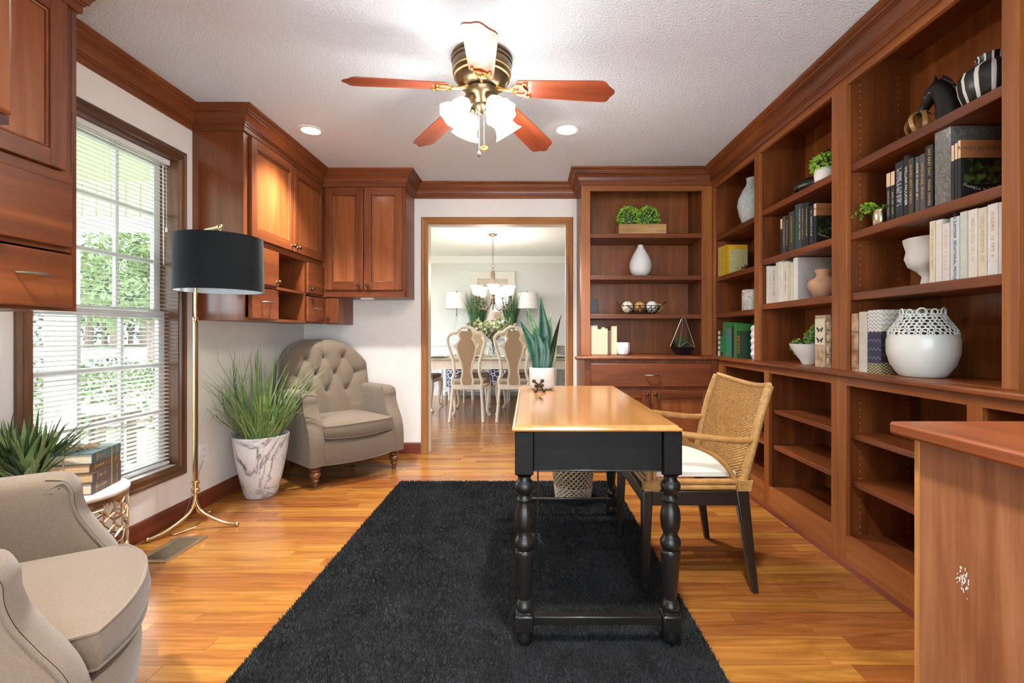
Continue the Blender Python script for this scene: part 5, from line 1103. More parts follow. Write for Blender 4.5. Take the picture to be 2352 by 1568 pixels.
at(solo('birch_candle', MB().lathe([(.062, 0), (.064, .003), (.064, .146), (.06, .15), (.02, .148), (0, .145)], 32), 'birch', 'white birch-bark pillar candle on the shelf under the yellow books', 'candle', smooth=40), 1.62, 3.46, 1.251)
fv2 = MB()
for j in range(7):
    for k in range(12): pass
prof_ = [(.05, 0)] + [(.056 + .008 * (j % 2), .012 + j * .0225) for j in range(10)] + [(.052, .235), (.048, .235), (.046, .1), (0, .09)]
at(solo('faceted_vase', MB().lathe(prof_, 10), 'ceramic_matte', 'white faceted vase at the near end of the green books', 'vase', smooth=0), 1.60, 3.285, KT + .0005)
j2 = Vector((1.60, 3.50, 1.545 + .022)); jk2 = thing('metal_jack', 'small dark jack ornament before the yellow dotted book', 'ornament', (j2.x, j2.y, 1.545))
for d in ((.2, .75, .6), (-.2, .75, -.6), (.9, -.1, .0)):
    d = Vector(d).normalized(); obj('rod', MB().tube([j2 - d * .025, j2 + d * .025], .004, 8), 'bronze', jk2)
    for s_ in (-1, 1): obj('knob', MB().ball(j2 + d * .026 * s_, .008, 10, 7), 'bronze', jk2)
# middle bay
def waller(b, t_, h, d):
    K = dict(world=False, smooth=0); y = -t_ / 2
    obj('cover_band', MB().box(.001, d - .002, y - .0006, y + .0002, h * .70, h), 'bk_orange', b, **K); obj('cover_photo', MB().box(.012, d - .002, y - .0006, y + .0002, h * .26, h * .68), 'cover_photo', b, **K)
    obj('spine_head', MB().box(-.0005, .0002, -t_ / 2, t_ / 2, h * .70, h), 'bk_peach', b, **K)
    text('ROBERT JAMES WALLER', .0180, frame3((1, 0, 0), (0, 0, 1), (0, -1, 0), (d * .5, y - .001, h * .86)), 'bk_old', b)
    R_ = .16; s = 'Slow Waltz in Cedar Bend'
    for k, ch in enumerate(s):
        if ch == ' ': continue
        a = R(-27 + 54 * k / (len(s) - 1)); text(ch, .015, frame3((math.cos(a), 0, math.sin(a)), (-math.sin(a), 0, math.cos(a)), (0, -1, 0), (d * .5 + R_ * math.sin(a), y - .001, h * .17 + R_ * (1 - math.cos(a)))), 'ink_pale', b, name='letter')
X2 = 1.56
row([(1792.5, 1797, 503, 'bk_black', 'slim black book with cream head at the far end of the dark row', dict(bands=[(.72, 1, 'bk_peach')])), (1797.5, 1804, 497, 'bk_grey', 'charcoal book second in the middle-bay dark row', dict(txt='~', ink='ink_pale')), (1804, 1811.5, 495, 'bk_black', 'black book third in the middle-bay dark row', dict(txt='~', ink='ink_pale')), (1812, 1824, 486, 'bk_brown', 'brown-black gilt book in the middle-bay dark row', dict(txt='~', ink='ink_gold')), (1826.5, 1832.5, 470, 'bk_teal', 'teal-spined book in the middle-bay dark row', {}), (1833, 1840, 468, 'bk_grey', 'grey-black book right of the teal spine', dict(txt='~', ink='ink_white')), (1840, 1847.5, 467, 'bk_navy', 'navy book in the middle-bay dark row', dict(txt='~', ink='ink_gold')), (1848, 1857, 465, 'bk_black', 'tallest black book in the middle-bay dark row', dict(txt='~', ink='ink_pale')), (1859, 1868, 473, 'bk_navy', 'dark book beside the cover-out novel in the middle bay', dict(txt='~', ink='ink_white')), (1869, 1875, 468, 'bk_black', 'middle-bay novel turned to show an orange-banded dark cover', dict(cover=waller, d=.165))], X2, 1.568, .14, 'dark books in the middle bay')
def graycov(b, t_, h, d): obj('cover_print', MB().box(.004, d, -t_ / 2 - .0006, -t_ / 2 + .0002, 0, h), 'bk_silver', b, world=False, smooth=0)
row([(1760, 1766, 611, 'bk_white', 'white book at the far end of the pale middle-bay row', dict(txt='~', ink='ink_pale')), (1766.5, 1774, 613, 'bk_ivory', 'ivory book second in the pale middle-bay row', dict(txt='~', ink='ink_pale')), (1774, 1782, 611, 'bk_paleblue', 'pale blue-white book third in the pale middle-bay row', dict(txt='~', ink='ink_dark')), (1782, 1787, 599, 'bk_cream', 'thin cream book in the pale middle-bay row', {}), (1787.5, 1798, 600, 'bk_white', 'thick white book in the pale middle-bay row', dict(txt='~', ink='ink_pale')), (1798, 1810.5, 602, 'bk_ivory', 'thick ivory book with blue print in the pale middle-bay row', dict(txt='~', ink='bk_slate')), (1811, 1815.5, 603, 'bk_palegreen', 'thin sage book in the pale middle-bay row', {}), (1816, 1821, 603, 'bk_cream', 'thin cream book next to the sage one', {}), (1822, 1831.5, 592, 'bk_white', 'white book with a grey cover turned to the room behind the clay pot', dict(cover=graycov, d=.20))], X2, 1.277, .14, 'pale books in the middle bay')
at(solo('clay_pot', MB().lathe([(.032, 0), (.045, .006), (.070, .045), (.080, .08), (.070, .10), (.040, .115), (.034, .128), (.038, .142), (.044, .155), (.038, .158), (.030, .14), (0, .12)], 36, rmod=lambda a, z: 1 + .012 * math.sin(3 * a + 40 * z)), 'terracotta', 'rough terracotta clay pot before the grey book cover', 'pot', smooth=60), 1.63, 2.63, 1.278)
bw_ = (1.635, 2.765, KT + .0005)
at(solo('serving_bowl', MB().lathe([(.040, 0), (.044, .006), (.050, .02), (.075, .055), (.100, .095), (.108, .118), (.104, .118), (.094, .09), (.06, .04), (0, .025)], 40, rmod=lambda a, z: 1 + .012 * (z > .05) * math.sin(120 * z)), 'ceramic_white', 'white ribbed bowl of moss on the counter of the middle bay', 'bowl', smooth=50), *bw_)
for k, (dx, dy, dz, r) in enumerate(((-.045, .03, .10, .045), (.04, .035, .10, .046), (.0, -.045, .102, .048), (.02, .0, .155, .046), (.03, -.035, .19, .042))):
    mo = thing('moss_ball', ('left', 'rear', 'front', 'upper', 'topmost')[k] + ' green moss ball heaped in the white bowl', 'moss ball', (bw_[0] + dx, bw_[1] + dy, bw_[2] + dz - r), group='moss balls in the bowl')
    c = (bw_[0] + dx, bw_[1] + dy, bw_[2] + dz); mb = MB(); boxball(mb, c, r, 260, rg, .010); obj('moss', mb, 'boxwood', mo, smooth=0, kind='stuff'); obj('core', MB().ball(c, r * .9, 12, 8), 'leaf_c', mo)
def butterfly(b, t_, h, d):
    for zc in (.52, .72):
        mb = MB()
        for s_ in (-1, 1): mb.add([(-.0012, 0, h * zc), (-.0012, s_ * t_ * .32, h * (zc + .06)), (-.0012, s_ * t_ * .34, h * (zc + .01)), (-.0012, s_ * t_ * .20, h * (zc - .01)), (-.0012, s_ * t_ * .26, h * (zc - .05)), (-.0012, s_ * t_ * .08, h * (zc - .045))], [(0, 1, 2, 3), (0, 3, 4, 5)])
        obj('butterfly_print', mb, 'ink_dark', b, world=False, smooth=0)
def skulls(b, t_, h, d):
    for zc in (.12, .34, .56, .80):
        mb = MB().lathe([(t_ * .22, 0), (0, .0004)], 14, (-.001, 0, h * zc + .008), Matrix.Rotation(-PI / 2, 4, 'Y')).box(-.0012, -.0002, -t_ * .12, t_ * .12, h * zc - .012, h * zc); obj('skull_print', mb, 'ink_pale', b, world=False, smooth=0)
row([(1872, 1895, 724, 'book_butterfly', 'tan butterfly-printed book box right of the moss bowl', dict(bands=[(.43, .93, 'bk_cream')], cover=butterfly)), (1895, 1908.5, 723, 'book_skull', 'brown antique-print book box at the near end of the middle bay', dict(cover=skulls, bands=[(.24, .255, 'bk_brown'), (.47, .485, 'bk_brown'), (.70, .715, 'bk_brown')]))], 1.56, KT, .17, 'book boxes in the middle bay')
# middle bay top shelf: planter and black figurine
py_ = 2.555
pt_ = thing('potted_boxwood', 'small boxwood in a white bowl on the middle-bay top shelf', 'plant', (1.60, py_, 1.894))
obj('pot', MB().lathe([(.045, 0), (.056, .005), (.060, .04), (.057, .07), (.053, .07), (.05, .03), (0, .025)], 28, (1.60, py_, 1.894)), 'ceramic_matte', pt_, smooth=50); mb = MB(); boxball(mb, (1.60, py_, 1.894 + .095), .070, 800, rg, .015, (1, 1, .75)); obj('foliage', mb, 'boxwood', pt_, smooth=0, kind='stuff'); obj('core', MB().ball((1.60, py_, 1.985), .052, 12, 8, (1, 1, .7)), 'leaf_c', pt_)
fg = thing('black_figurine', 'glossy black reclining animal figurine behind the small boxwood', 'figurine', (1.65, 2.70, 1.894))
obj('body', MB().tube(spline([(1.585, 2.80, 1.91), (1.585, 2.795, 1.93), (1.61, 2.765, 1.94), (1.65, 2.72, 1.945), (1.67, 2.68, 1.965), (1.67, 2.65, 2.0), (1.655, 2.64, 2.04), (1.635, 2.635, 2.062), (1.61, 2.64, 2.056)], 5), [.012, .014, .018, .024, .028, .032, .035, .037, .038, .039, .04, .041, .042, .042, .042, .042, .042, .042, .041, .041, .040, .039, .038, .037, .036, .035, .034, .033, .033, .033, .033, .032, .031, .030, .028, .026, .025, .023, .02, .018, .015][:41], 12), 'black_lacquer', fg, smooth=70)
for s_ in (-1, 1): obj('ear', MB().lathe([(.010, 0), (.007, .015), (0, .03)], 8, (1.65, 2.635 + s_ * .018, 2.075)), 'black_lacquer', fg)
# nearest bay, top shelf
ox, oy, oz, orr = 1.645, 1.995, 1.891, .060
gs = thing('hoop_sphere', 'open sphere of tan bentwood hoops on the nearest top shelf', 'ornament', (ox, oy, oz))
for k in range(4):
    mb = MB(); m = Matrix.Rotation(k * PI / 4 + .3, 3, 'Z') @ Matrix.Rotation(R(90 if k else 75), 3, 'X'); rr = orr - .0012 * k; vs = []; n = 36
    for i in range(n):
        a = 2 * PI * i / n
        for q, w_ in ((rr, -.008), (rr, .008), (rr - .002, .008), (rr - .002, -.008)): p = m @ Vector((q * math.cos(a), q * math.sin(a), w_)); vs.append((ox + p.x, oy + p.y, oz + orr + .002 + p.z))
    mb.add(vs, [(4 * i + j, 4 * i + (j + 1) % 4, 4 * ((i + 1) % n) + (j + 1) % 4, 4 * ((i + 1) % n) + j) for i in range(n) for j in range(4)]); obj('hoop', mb, 'rattan', gs, smooth=40)
obj('rivet', MB().ball((ox, oy, oz + .003), .006, 8, 6).ball((ox, oy, oz + 2 * orr), .006, 8, 6), 'champagne', gs)
hx, hy, hz = 1.655, 1.905, 1.891
hh = thing('horse_head', 'glossy black ceramic horse head bust on the nearest top shelf', 'figurine', (hx, hy, hz))
nk = spline([(hx + .01, hy - .035, hz), (hx + .01, hy - .030, hz + .05), (hx + .01, hy - .022, hz + .10), (hx + .005, hy - .005, hz + .15), (hx, hy + .016, hz + .178), (hx, hy + .034, hz + .172)], 5)
rad = [.060, .058, .056, .054, .052, .050, .049, .048, .047, .046, .045, .044, .043, .042, .041, .040, .039, .038, .036, .035, .034, .033, .032, .031, .030, .027]
obj('neck', MB().tube(nk, rad[:len(nk)], 20), 'black_lacquer', hh, smooth=70); obj('base', MB().lathe([(.062, 0), (.064, .006), (.060, .014)], 24, (hx + .01, hy - .035, hz)), 'black_lacquer', hh)
hd = spline([(hx, hy + .016, hz + .178), (hx, hy + .044, hz + .166), (hx - .002, hy + .070, hz + .142), (hx - .004, hy + .090, hz + .114), (hx - .004, hy + .097, hz + .102)], 5)
obj('head', MB().tube(hd, [.026, .029, .031, .032, .032, .031, .029, .027, .025, .023, .0215, .020, .019, .018, .0175, .0175, .018, .0185, .018, .015, .008][:len(hd)], 16), 'black_lacquer', hh, smooth=70)
mn = MB()
for k in range(16): t = k / 15; p = nk[min(len(nk) - 1, int(t * (len(nk) - 6)) + 4)]; mn.ball((p.x, p.y - .040 + .012 * t, p.z + .004 + .026 * t * t), .010, 8, 6, (.7, 1.3, 1.1))
obj('mane', mn, 'black_lacquer', hh, smooth=70)
for s_ in (-1, 1): obj('ear', MB().lathe([(.010, 0), (.008, .014), (0, .032)], 8, (hx + s_ * .016, hy + .014, hz + .20)), 'black_lacquer', hh); obj('eye', MB().ball((hx + s_ * .027, hy + .052, hz + .160), .006, 8, 6), 'bk_grey', hh); obj('nostril', MB().ball((hx + s_ * .012, hy + .096, hz + .108), .004, 6, 5), 'ink_dark', hh)
at(solo('striped_vase', MB().lathe([(.06, 0), (.075, .008), (.092, .06), (.097, .10), (.089, .125), (.06, .145), (.044, .155), (.043, .170), (.047, .180), (.040, .180), (.036, .16), (0, .12)], 48), 'vase_stripe', 'black vase with white vertical stripes on the nearest top shelf', 'vase', smooth=50), 1.655, 1.70, 1.891)
# nearest bay, black books
X3 = 1.56
def embossed(b, t_, h, d): pass
row([(2036, 2045, 398, 'bk_black', 'slim black novel with cream head right of the ivy jar', dict(bands=[(.72, 1, 'bk_peach')], txt='~', ink='ink_pale', tz=.38)), (2046, 2055, 394, 'bk_black', 'second slim black novel with cream head', dict(bands=[(.72, 1, 'bk_peach')], txt='~', ink='ink_pale', tz=.38)), (2056.5, 2074.5, 372, 'bk_navy', 'thick black book with rows of white lettering', dict(txt='~~', ink='ink_white', size=.017)), (2075.5, 2086, 358, 'bk_black', 'black book with large white capitals down its spine', dict(txt='WILLIAM FAULKNER', ink='ink_white', size=.0175)), (2086.5, 2098, 364, 'bk_brown', 'brown-black book with gilt script', dict(txt='~', ink='ink_gold', size=.016)), (2102, 2112, 360, 'bk_grey', 'grey book with white script', dict(txt='~', ink='ink_white', size=.014)), (2112.5, 2125, 354, 'bk_plum', 'plum-grey book with gold lettering', dict(txt='~', ink='ink_gold', size=.0145)), (2125.5, 2143, 334, 'bk_black', 'tall black book with gold capitals just left of the grey album', dict(txt='NO EASY DAY   MARK OWEN', ink='ink_gold', size=.0165)), (2147, 2184, 298, 'album_grey', 'thick grey embossed album among the black books', dict(d=.25)), (2185, 2192, 334, 'bk_black', 'slim black novel with cream head just right of the album', dict(bands=[(.72, 1, 'bk_peach')])), (2193, 2199.5, 329, 'bk_black', 'slim black novel beside the orange-banded novel', dict(bands=[(.72, 1, 'bk_peach')])), (2200, 2207, 323, 'bk_black', 'nearest novel turned to show its dark orange-banded cover', dict(cover=waller, d=.17))], X3, 1.566, .15, 'black books in the nearest bay')
jx, jy, jz = 1.60, 2.165, 1.567
iv = thing('ivy_jar', 'mercury glass jar with trailing ivy left of the black books', 'plant', (jx, jy, jz))
obj('jar', MB().lathe([(.026, 0), (.030, .004), (.031, .055), (.027, .065), (.028, .075), (.025, .075), (.024, .06), (0, .05)], 24, (jx, jy, jz)), 'champagne', iv, smooth=50)
mb = MB(); stm = MB()
for k in range(11):
    az = rg.uniform(0, 2 * PI) if k > 3 else PI / 2 + .35 * k + .1; ln = rg.uniform(.05, .10) if k > 3 else .15; pts = []; p = Vector((jx, jy, jz + .07)); d = Vector((math.cos(az) * .7, math.sin(az), .75))
    if k <= 3: d = Vector((-.35 + .25 * k, .8, .5))
    for i in range(9):
        pts.append(p.copy()); p = p + d.normalized() * ln / 8; d.z -= .14
        for _ in range(5): q = Vector((rg.uniform(-1, 1), rg.uniform(-1, 1), rg.uniform(-.6, 1))); mb.leaf(p, q, (0, 0, 1), .016, .013)
    p.y = min(p.y, 2.262); stm.tube(pts, .0012, 4)
mb.v = [(x, min(y, 2.262), max(z, jz + .001)) for x, y, z in mb.v]; stm.v = [(x, min(y, 2.262), z) for x, y, z in stm.v]
obj('foliage', mb, 'boxwood', iv, smooth=0, kind='stuff'); obj('vine_stem', stm, 'leaf_c', iv)
# nearest bay, pale books and white sculpture
cl = ['bk_palegold', 'bk_ivory', 'bk_pink', 'bk_paleblue', 'bk_palegreen', 'bk_ivory', 'bk_cream', 'bk_white', 'bk_ivory']; cl[0] = 'bk_cream'
nm = ['straw-coloured book beside the white sculpture', 'ivory book second in the nearest pale row', 'short pinkish white book in the nearest pale row', 'pale blue book with bold dark lettering', 'pale sage book in the nearest pale row', 'ivory book right of the sage one', 'cream book with gold script in the nearest pale row', 'wide white book with a small gold title', 'last pale book cut off by the bookcase stile']
tx_ = [('~', 'ink_gold'), ('~', 'ink_white'), ('~', 'ink_pale'), ('LEO DAMORE  SENATORIAL PRIVILEGE', 'ink_dark'), ('~', 'ink_white'), ('~', 'ink_faint'), ('~', 'ink_pale'), ('~', 'ink_gold'), (None, 'ink_gold')]
pxs = [(2135, 2148, 508), (2149, 2163, 505), (2164, 2181, 513), (2182.5, 2204, 498), (2205, 2222, 486), (2223.5, 2245, 481), (2246, 2267, 477), (2268, 2292.5, 468), (2293, 2311, 463)]
row([(a, b, c, cl[k], nm[k], dict(txt=tx_[k][0], ink=tx_[k][1], size=.0155)) for k, (a, b, c) in enumerate(pxs)], X3, 1.277, .15, 'pale books in the nearest bay')
sv = MB().lathe([(.030, 0), (.034, .01), (.030, .03), (.026, .05), (.045, .075), (.075, .095), (.085, .13), (.082, .165), (.088, .20), (.090, .215), (.08, .212), (.06, .2), (0, .19)], 40, rmod=lambda a, z: 1 + .09 * noise.noise((math.cos(a) * 2.2, math.sin(a) * 2.2, z * 22)))
at(solo('sculptural_vase', sv, 'sculpt_white', 'rough white sculptural vase behind the pale books', 'vase', smooth=60), 1.73, 2.055, 1.278)
# nearest bay, counter
def chevcov(b, t_, h, d):
    for z0, z1, m_ in ((.0, .18, 'chevron_gold_x'), (.18, .66, 'book_chevron_shaded'), (.66, 1, 'chevron_white_x')): obj('cover_print', MB().box(0, d, -t_ / 2 - .0006, -t_ / 2 + .0002, h * z0, h * z1), m_, b, world=False, smooth=0)
row([(1955.5, 1971, 720, 'book_map', 'antique map-print book box in the nearest bay', dict(bands=[(.04, .06, 'bk_old'), (.33, .35, 'bk_old'), (.67, .69, 'bk_old')])), (1973, 1992, 716, 'bk_linen', 'plain pale linen book box in the nearest bay', {}), (1993, 2024, 712, 'book_chevron', 'navy and white chevron book box left of the pierced vase', dict(bands=[(.66, 1, 'chevron_white'), (.0, .16, 'chevron_gold')], cover=chevcov))], 1.54, KT, .20, 'book boxes in the nearest bay')
# pierced vase: rounded body, lace of rings at the shoulder
qx, qy, qz = 1.614, 1.952, KT + .0005
pv = thing('pierced_vase', 'rounded pale celadon vase with pierced lace shoulder and ring rim', 'vase', (qx, qy, qz))
def rv(z): 
    P_ = [(0, .070), (.006, .080), (.05, .108), (.10, .121), (.15, .121), (.19, .110), (.225, .088), (.25, .074), (.275, .070)]
    for (a, ra), (b, rb) in zip(P_, P_[1:]):
        if z <= b: return ra + (rb - ra) * (z - a) / (b - a)
    return .07
zs = [0, .006, .02, .05, .075, .10, .125, .15, .172]
obj('body', MB().lathe([(rv(z), z) for z in zs] + [(rv(.172) - .005, .172)] + [(rv(z) - .006, z) for z in reversed(zs[2:-1])] + [(0, .012)], 56, (qx, qy, qz)), 'pierced_glaze', pv, smooth=60)
mb = MB(); n = 26
for j, z in enumerate((.178, .190, .202, .214, .226, .238, .250)):
    n = int(2 * PI * rv(z) / (.019 if j < 2 else .0165))
    for k in range(n):
        a = 2 * PI * (k + .5 * (j % 2)) / n; r = rv(z); rr = .0072 * (1 + .25 * math.sin(k * 2.7 + j)); c = Vector((qx + r * math.cos(a), qy + r * math.sin(a), qz + z)); tg = Vector((-math.sin(a), math.cos(a), 0)); up = Vector((math.cos(a) * (rv(z + .004) - rv(z - .004)) / .008, math.sin(a) * (rv(z + .004) - rv(z - .004)) / .008, 1)).normalized()
        mb.tube([c + tg * rr * 1.15 * math.cos(b * PI / 4) + up * rr * math.sin(b * PI / 4) for b in range(8)], .0026, 4, closed=True)
for k in range(11):
    a = 2 * PI * k / 11; rr = .012 + .004 * (k % 2); c = Vector((qx + .072 * math.cos(a), qy + .072 * math.sin(a), qz + .262)); tg = Vector((-math.sin(a), math.cos(a), 0)); mb.tube([c + tg * rr * math.cos(b * PI / 5) + Vector((0, 0, rr * math.sin(b * PI / 5))) for b in range(10)], .0034, 5, closed=True)
obj('pierced_shoulder', mb, 'pierced_glaze', pv, smooth=50, kind='stuff')
obj('inner_wall', MB().lathe([(rv(.172) - .012, .172), (rv(.22) - .014, .22), (rv(.25) - .014, .245)], 40, (qx, qy, qz), closed=True), 'bk_brown', pv)
# ------------------------------------------------------------------ dining room
def dchair(name, label, loc, rz, arms=False):
    t = thing(name, label, 'dining chair', loc, rz, 'dining chairs'); K = dict(world=False)      # front faces local +y
    zs = 1.12
    # back frame: two S-curved stiles joined by a shaped crest
    for s_ in (-1, 1):
        st = spline([(s_ * .205, -.07, 0), (s_ * .19, -.02, .22), (s_ * .175, 0, .42), (s_ * .185, -.01, .50), (s_ * .155, -.025, .60), (s_ * .165, -.05, .76), (s_ * .22, -.085, .95), (s_ * .225, -.10, 1.03), (s_ * .185, -.11, 1.085), (s_ * .12, -.112, 1.10), (s_ * .085, -.115, 1.135), (s_ * .045, -.115, 1.16), (0, -.115, 1.166)], 6)
        obj('back_stile', MB().tube(st, [.020 - .002 * math.sin(i * .1) for i in range(len(st))], 8), 'patina_white', t, smooth=60, **K)
    hw_ = [(-.02, .05), (.025, .064), (.085, .054), (.145, .045), (.24, .057), (.325, .085), (.41, .106), (.455, .110), (.50, .095), (.545, .065), (.595, .082), (.642, .06)]
    hw_ = [(p.x, p.y) for p in spline([(a, b, 0) for a, b in hw_], 4)]
    def sy(z): return -.012 - .10 * (max(z, 0) / .66) ** 1.3
    for nm, add, mt, d0, d1 in (('splat_frame', .020, 'patina_white', .012, -.012), ('splat_panel', -.002, 'burlap', .0145, -.0145)):
        mb = MB(); vs = []
        for dd in (d0, d1):
            for z, w_ in hw_: vs += [(-(w_ + add), sy(z) + dd, .475 + z - (0 if add == 0 else .0)), (w_ + add, sy(z) + dd, .475 + z)]
        m = 2 * len(hw_); mb.add(vs, [(2 * k, 2 * k + 1, 2 * k + 3, 2 * k + 2) for k in range(len(hw_) - 1)] + [(m + 2 * k + 2, m + 2 * k + 3, m + 2 * k + 1, m + 2 * k) for k in range(len(hw_) - 1)] + [(2 * k, 2 * k + 2, m + 2 * k + 2, m + 2 * k) for k in range(len(hw_) - 1)] + [(2 * k + 3, 2 * k + 1, m + 2 * k + 1, m + 2 * k + 3) for k in range(len(hw_) - 1)] + [(0, m, m + 1, 1), (m - 2, m - 1, 2 * m - 1, 2 * m - 2)]); obj(nm, mb, mt, t, smooth=40, **K)
    for s_ in (-1, 1): obj('scroll', MB().tube(spline([(s_ * .120, -.082, .905), (s_ * .140, -.084, .925), (s_ * .147, -.086, .948), (s_ * .134, -.086, .958)], 4), .010, 7), 'patina_white', t, **K)
    obj('back_rail', MB().box(-.175, .175, -.018, .012, .395, .455), 'patina_white', t, bevel=.004, **K); obj('splat_shoe', MB().prism([(-.085, .455), (.085, .455), (.07, .485), (-.07, .485)], 'y', -.02, .012), 'patina_white', t, **K)
    obj('seat_frame', MB().prism([(-.19, .0), (.19, .0), (.25, .46), (-.25, .46)], 'z', .40, .45), 'patina_white', t, bevel=.01, **K); obj('seat', MB().prism([(-.17, .02), (.17, .02), (.245, .46), (-.245, .46)], 'z', .45, .505), 'taupe_seat', t, bevel=.02, seg=3, **K)
    for s_ in (-1, 1):
        lg = spline([(s_ * .225, .43, .42), (s_ * .235, .445, .34), (s_ * .22, .43, .18), (s_ * .215, .425, .07), (s_ * .235, .45, .02), (s_ * .24, .455, 0)], 5); obj('leg', MB().tube(lg, [.034, .036, .037, .036, .034, .032, .030, .028, .026, .024, .022, .021, .020, .019, .0185, .018, .018, .018, .019, .021, .023, .024, .025, .024, .022, .02][:len(lg)], 8), 'patina_white', t, smooth=60, **K)
        if arms: obj('armrest', MB().tube(spline([(s_ * .20, -.03, .62), (s_ * .26, .10, .605), (s_ * .285, .26, .59), (s_ * .27, .33, .575), (s_ * .265, .33, .555)], 5), .020, 8), 'patina_white', t, **K); obj('arm_support', MB().tube(spline([(s_ * .28, .28, .585), (s_ * .25, .22, .53), (s_ * .255, .27, .47), (s_ * .245, .27, .42)], 5), .018, 8), 'patina_white', t, **K)
    return t
yc = 5.90
dchair('dining_chair', 'cream dining chair with burlap splat, left of the two seen from behind', (fx(1073, yc), yc, 0), 0)
dchair('dining_chair', 'cream dining chair with burlap splat behind the snake plant', (fx(1180, yc), yc, 0), 0)
dchair('dining_chair', 'cream armed chair at the left end of the dining table', (-1.76, 6.88, 0), R(-95), True)
dchair('dining_chair', 'far-side dining chair facing the doorway, left', (-.80, 7.42, 0), PI); dchair('dining_chair', 'far-side dining chair facing the doorway, right', (-.12, 7.42, 0), PI)
dt = thing('dining_table', 'long cream dining table with grey-brown top in the next room', 'table', (-.45, 6.7, 0))
TX0, TX1, TY0, TY1 = -1.60, .70, 6.20, 7.18
obj('table_top', MB().box(TX0, TX1, TY0, TY1, .735, .762), 'patina_top', dt, bevel=.008)
for y in (TY0 + .04, TY1 - .06): obj('apron', MB().box(TX0 + .05, -.459, y, y + .02, .62, .735), 'table_white', dt); obj('apron', MB().box(-.455, TX1 - .05, y, y + .02, .62, .735), 'table_white', dt)
for x in (TX0 + .05, TX1 - .07): obj('apron', MB().box(x, x + .02, TY0 + .06, TY1 - .06, .62, .735), 'table_white', dt)
for x in (TX0 + .10, TX1 - .10):
    for y in (TY0 + .08, TY1 - .08): obj('leg', MB().lathe([(.03, 0), (.035, .02), (.025, .05), (.04, .08), (.055, .16), (.06, .30), (.05, .36), (.035, .40), (.055, .43), (.06, .46), (.04, .49), (.06, .50), (.06, .735)], 16, (x, y, 0), rmod=lambda a, z: 1 + .04 * math.sin(8 * a)), 'table_white', dt, smooth=50)
for i, (x, y, lab) in enumerate(((-1.22, 6.42, 'place setting plate at the left end of the dining table'), (-.76, 6.40, 'place setting plate before the left dining chair'), (-.22, 6.40, 'place setting plate before the right dining chair'), (.40, 6.42, 'place setting plate at the right end of the dining table'))):
    p = thing('place_setting', lab, 'plate', (x, y, .762), group='place settings on the dining table')
    obj('charger', MB().lathe([(.10, .7625), (.155, .772), (.15, .774), (.09, .766), (0, .766)], 32, (x, y, 0)), 'plate_pewter', p); obj('plate', MB().lathe([(.07, .774), (.125, .786), (.12, .788), (.06, .778), (0, .778)], 32, (x, y, 0)), 'ceramic_white', p)
    obj('napkin', MB().prism([(x - .07, .782), (x + .07, .782), (x + .05, .80), (x + .01, .806), (x - .05, .798)], 'y', y - .05, y + .05), 'cushion_cream', p, bevel=.006)
for i, (x, y) in enumerate(((-1.02, 6.55), (-.50, 6.52), (.08, 6.55))):
    solo('wine_glass', MB().lathe([(.034, 0), (.034, .002), (.005, .006), (.004, .08), (.012, .09), (.036, .125), (.038, .15), (.032, .19), (.0305, .19), (.036, .15), (.034, .127), (0, .094)], 20), 'clear_glass', ('left', 'middle', 'right')[i] + ' clear stemmed glass on the dining table', 'glass', smooth=50, group='glasses on the dining table').location = (x, y, .7625)
# centrepiece
ex, ey = fx(1134, 6.7), 6.70
cp_ = thing('leafy_centrepiece', 'clear vase of eucalyptus branches in the middle of the dining table', 'flowers', (ex, ey, .762))
obj('vase', MB().lathe([(.05, .7625), (.06, .77), (.065, .86), (.05, .95), (.055, .99), (.052, .99), (.047, .95), (.06, .86), (.055, .775), (0, .772)], 24, (ex, ey, 0)), 'clear_glass', cp_, smooth=50)
mb = MB(); sm_ = MB(); fl2 = MB(); rg = random.Random(9)
for k in range(34):
    az = rg.uniform(0, 2 * PI); sp = rg.uniform(.1, .42); pts = spline([(ex, ey, .80), (ex + .03 * math.cos(az), ey + .03 * math.sin(az), .98), (ex + sp * .6 * math.cos(az), ey + sp * .6 * math.sin(az), 1.08 + rg.uniform(0, .12)), (ex + sp * math.cos(az), ey + sp * math.sin(az), 1.06 + rg.uniform(0, .30) * (1 - sp))], 4); sm_.tube(pts, .003, 4)
    for p in pts[6:]:
        for _ in range(2): d = Vector((rg.uniform(-1, 1), rg.uniform(-1, 1), rg.uniform(-.5, 1))); mb.leaf(p, d, (rg.uniform(-1, 1), -1, .4), rg.uniform(.05, .085), .045)
    if k % 2 == 0: fl2.ball(pts[-3] + Vector((0, -.02, 0)), .018, 8, 6)
obj('foliage', mb, 'eucalyptus', cp_, smooth=0, kind='stuff'); obj('branches', sm_, 'bark', cp_, kind='stuff'); obj('white_blossoms', fl2, 'ceramic_matte', cp_, kind='stuff')
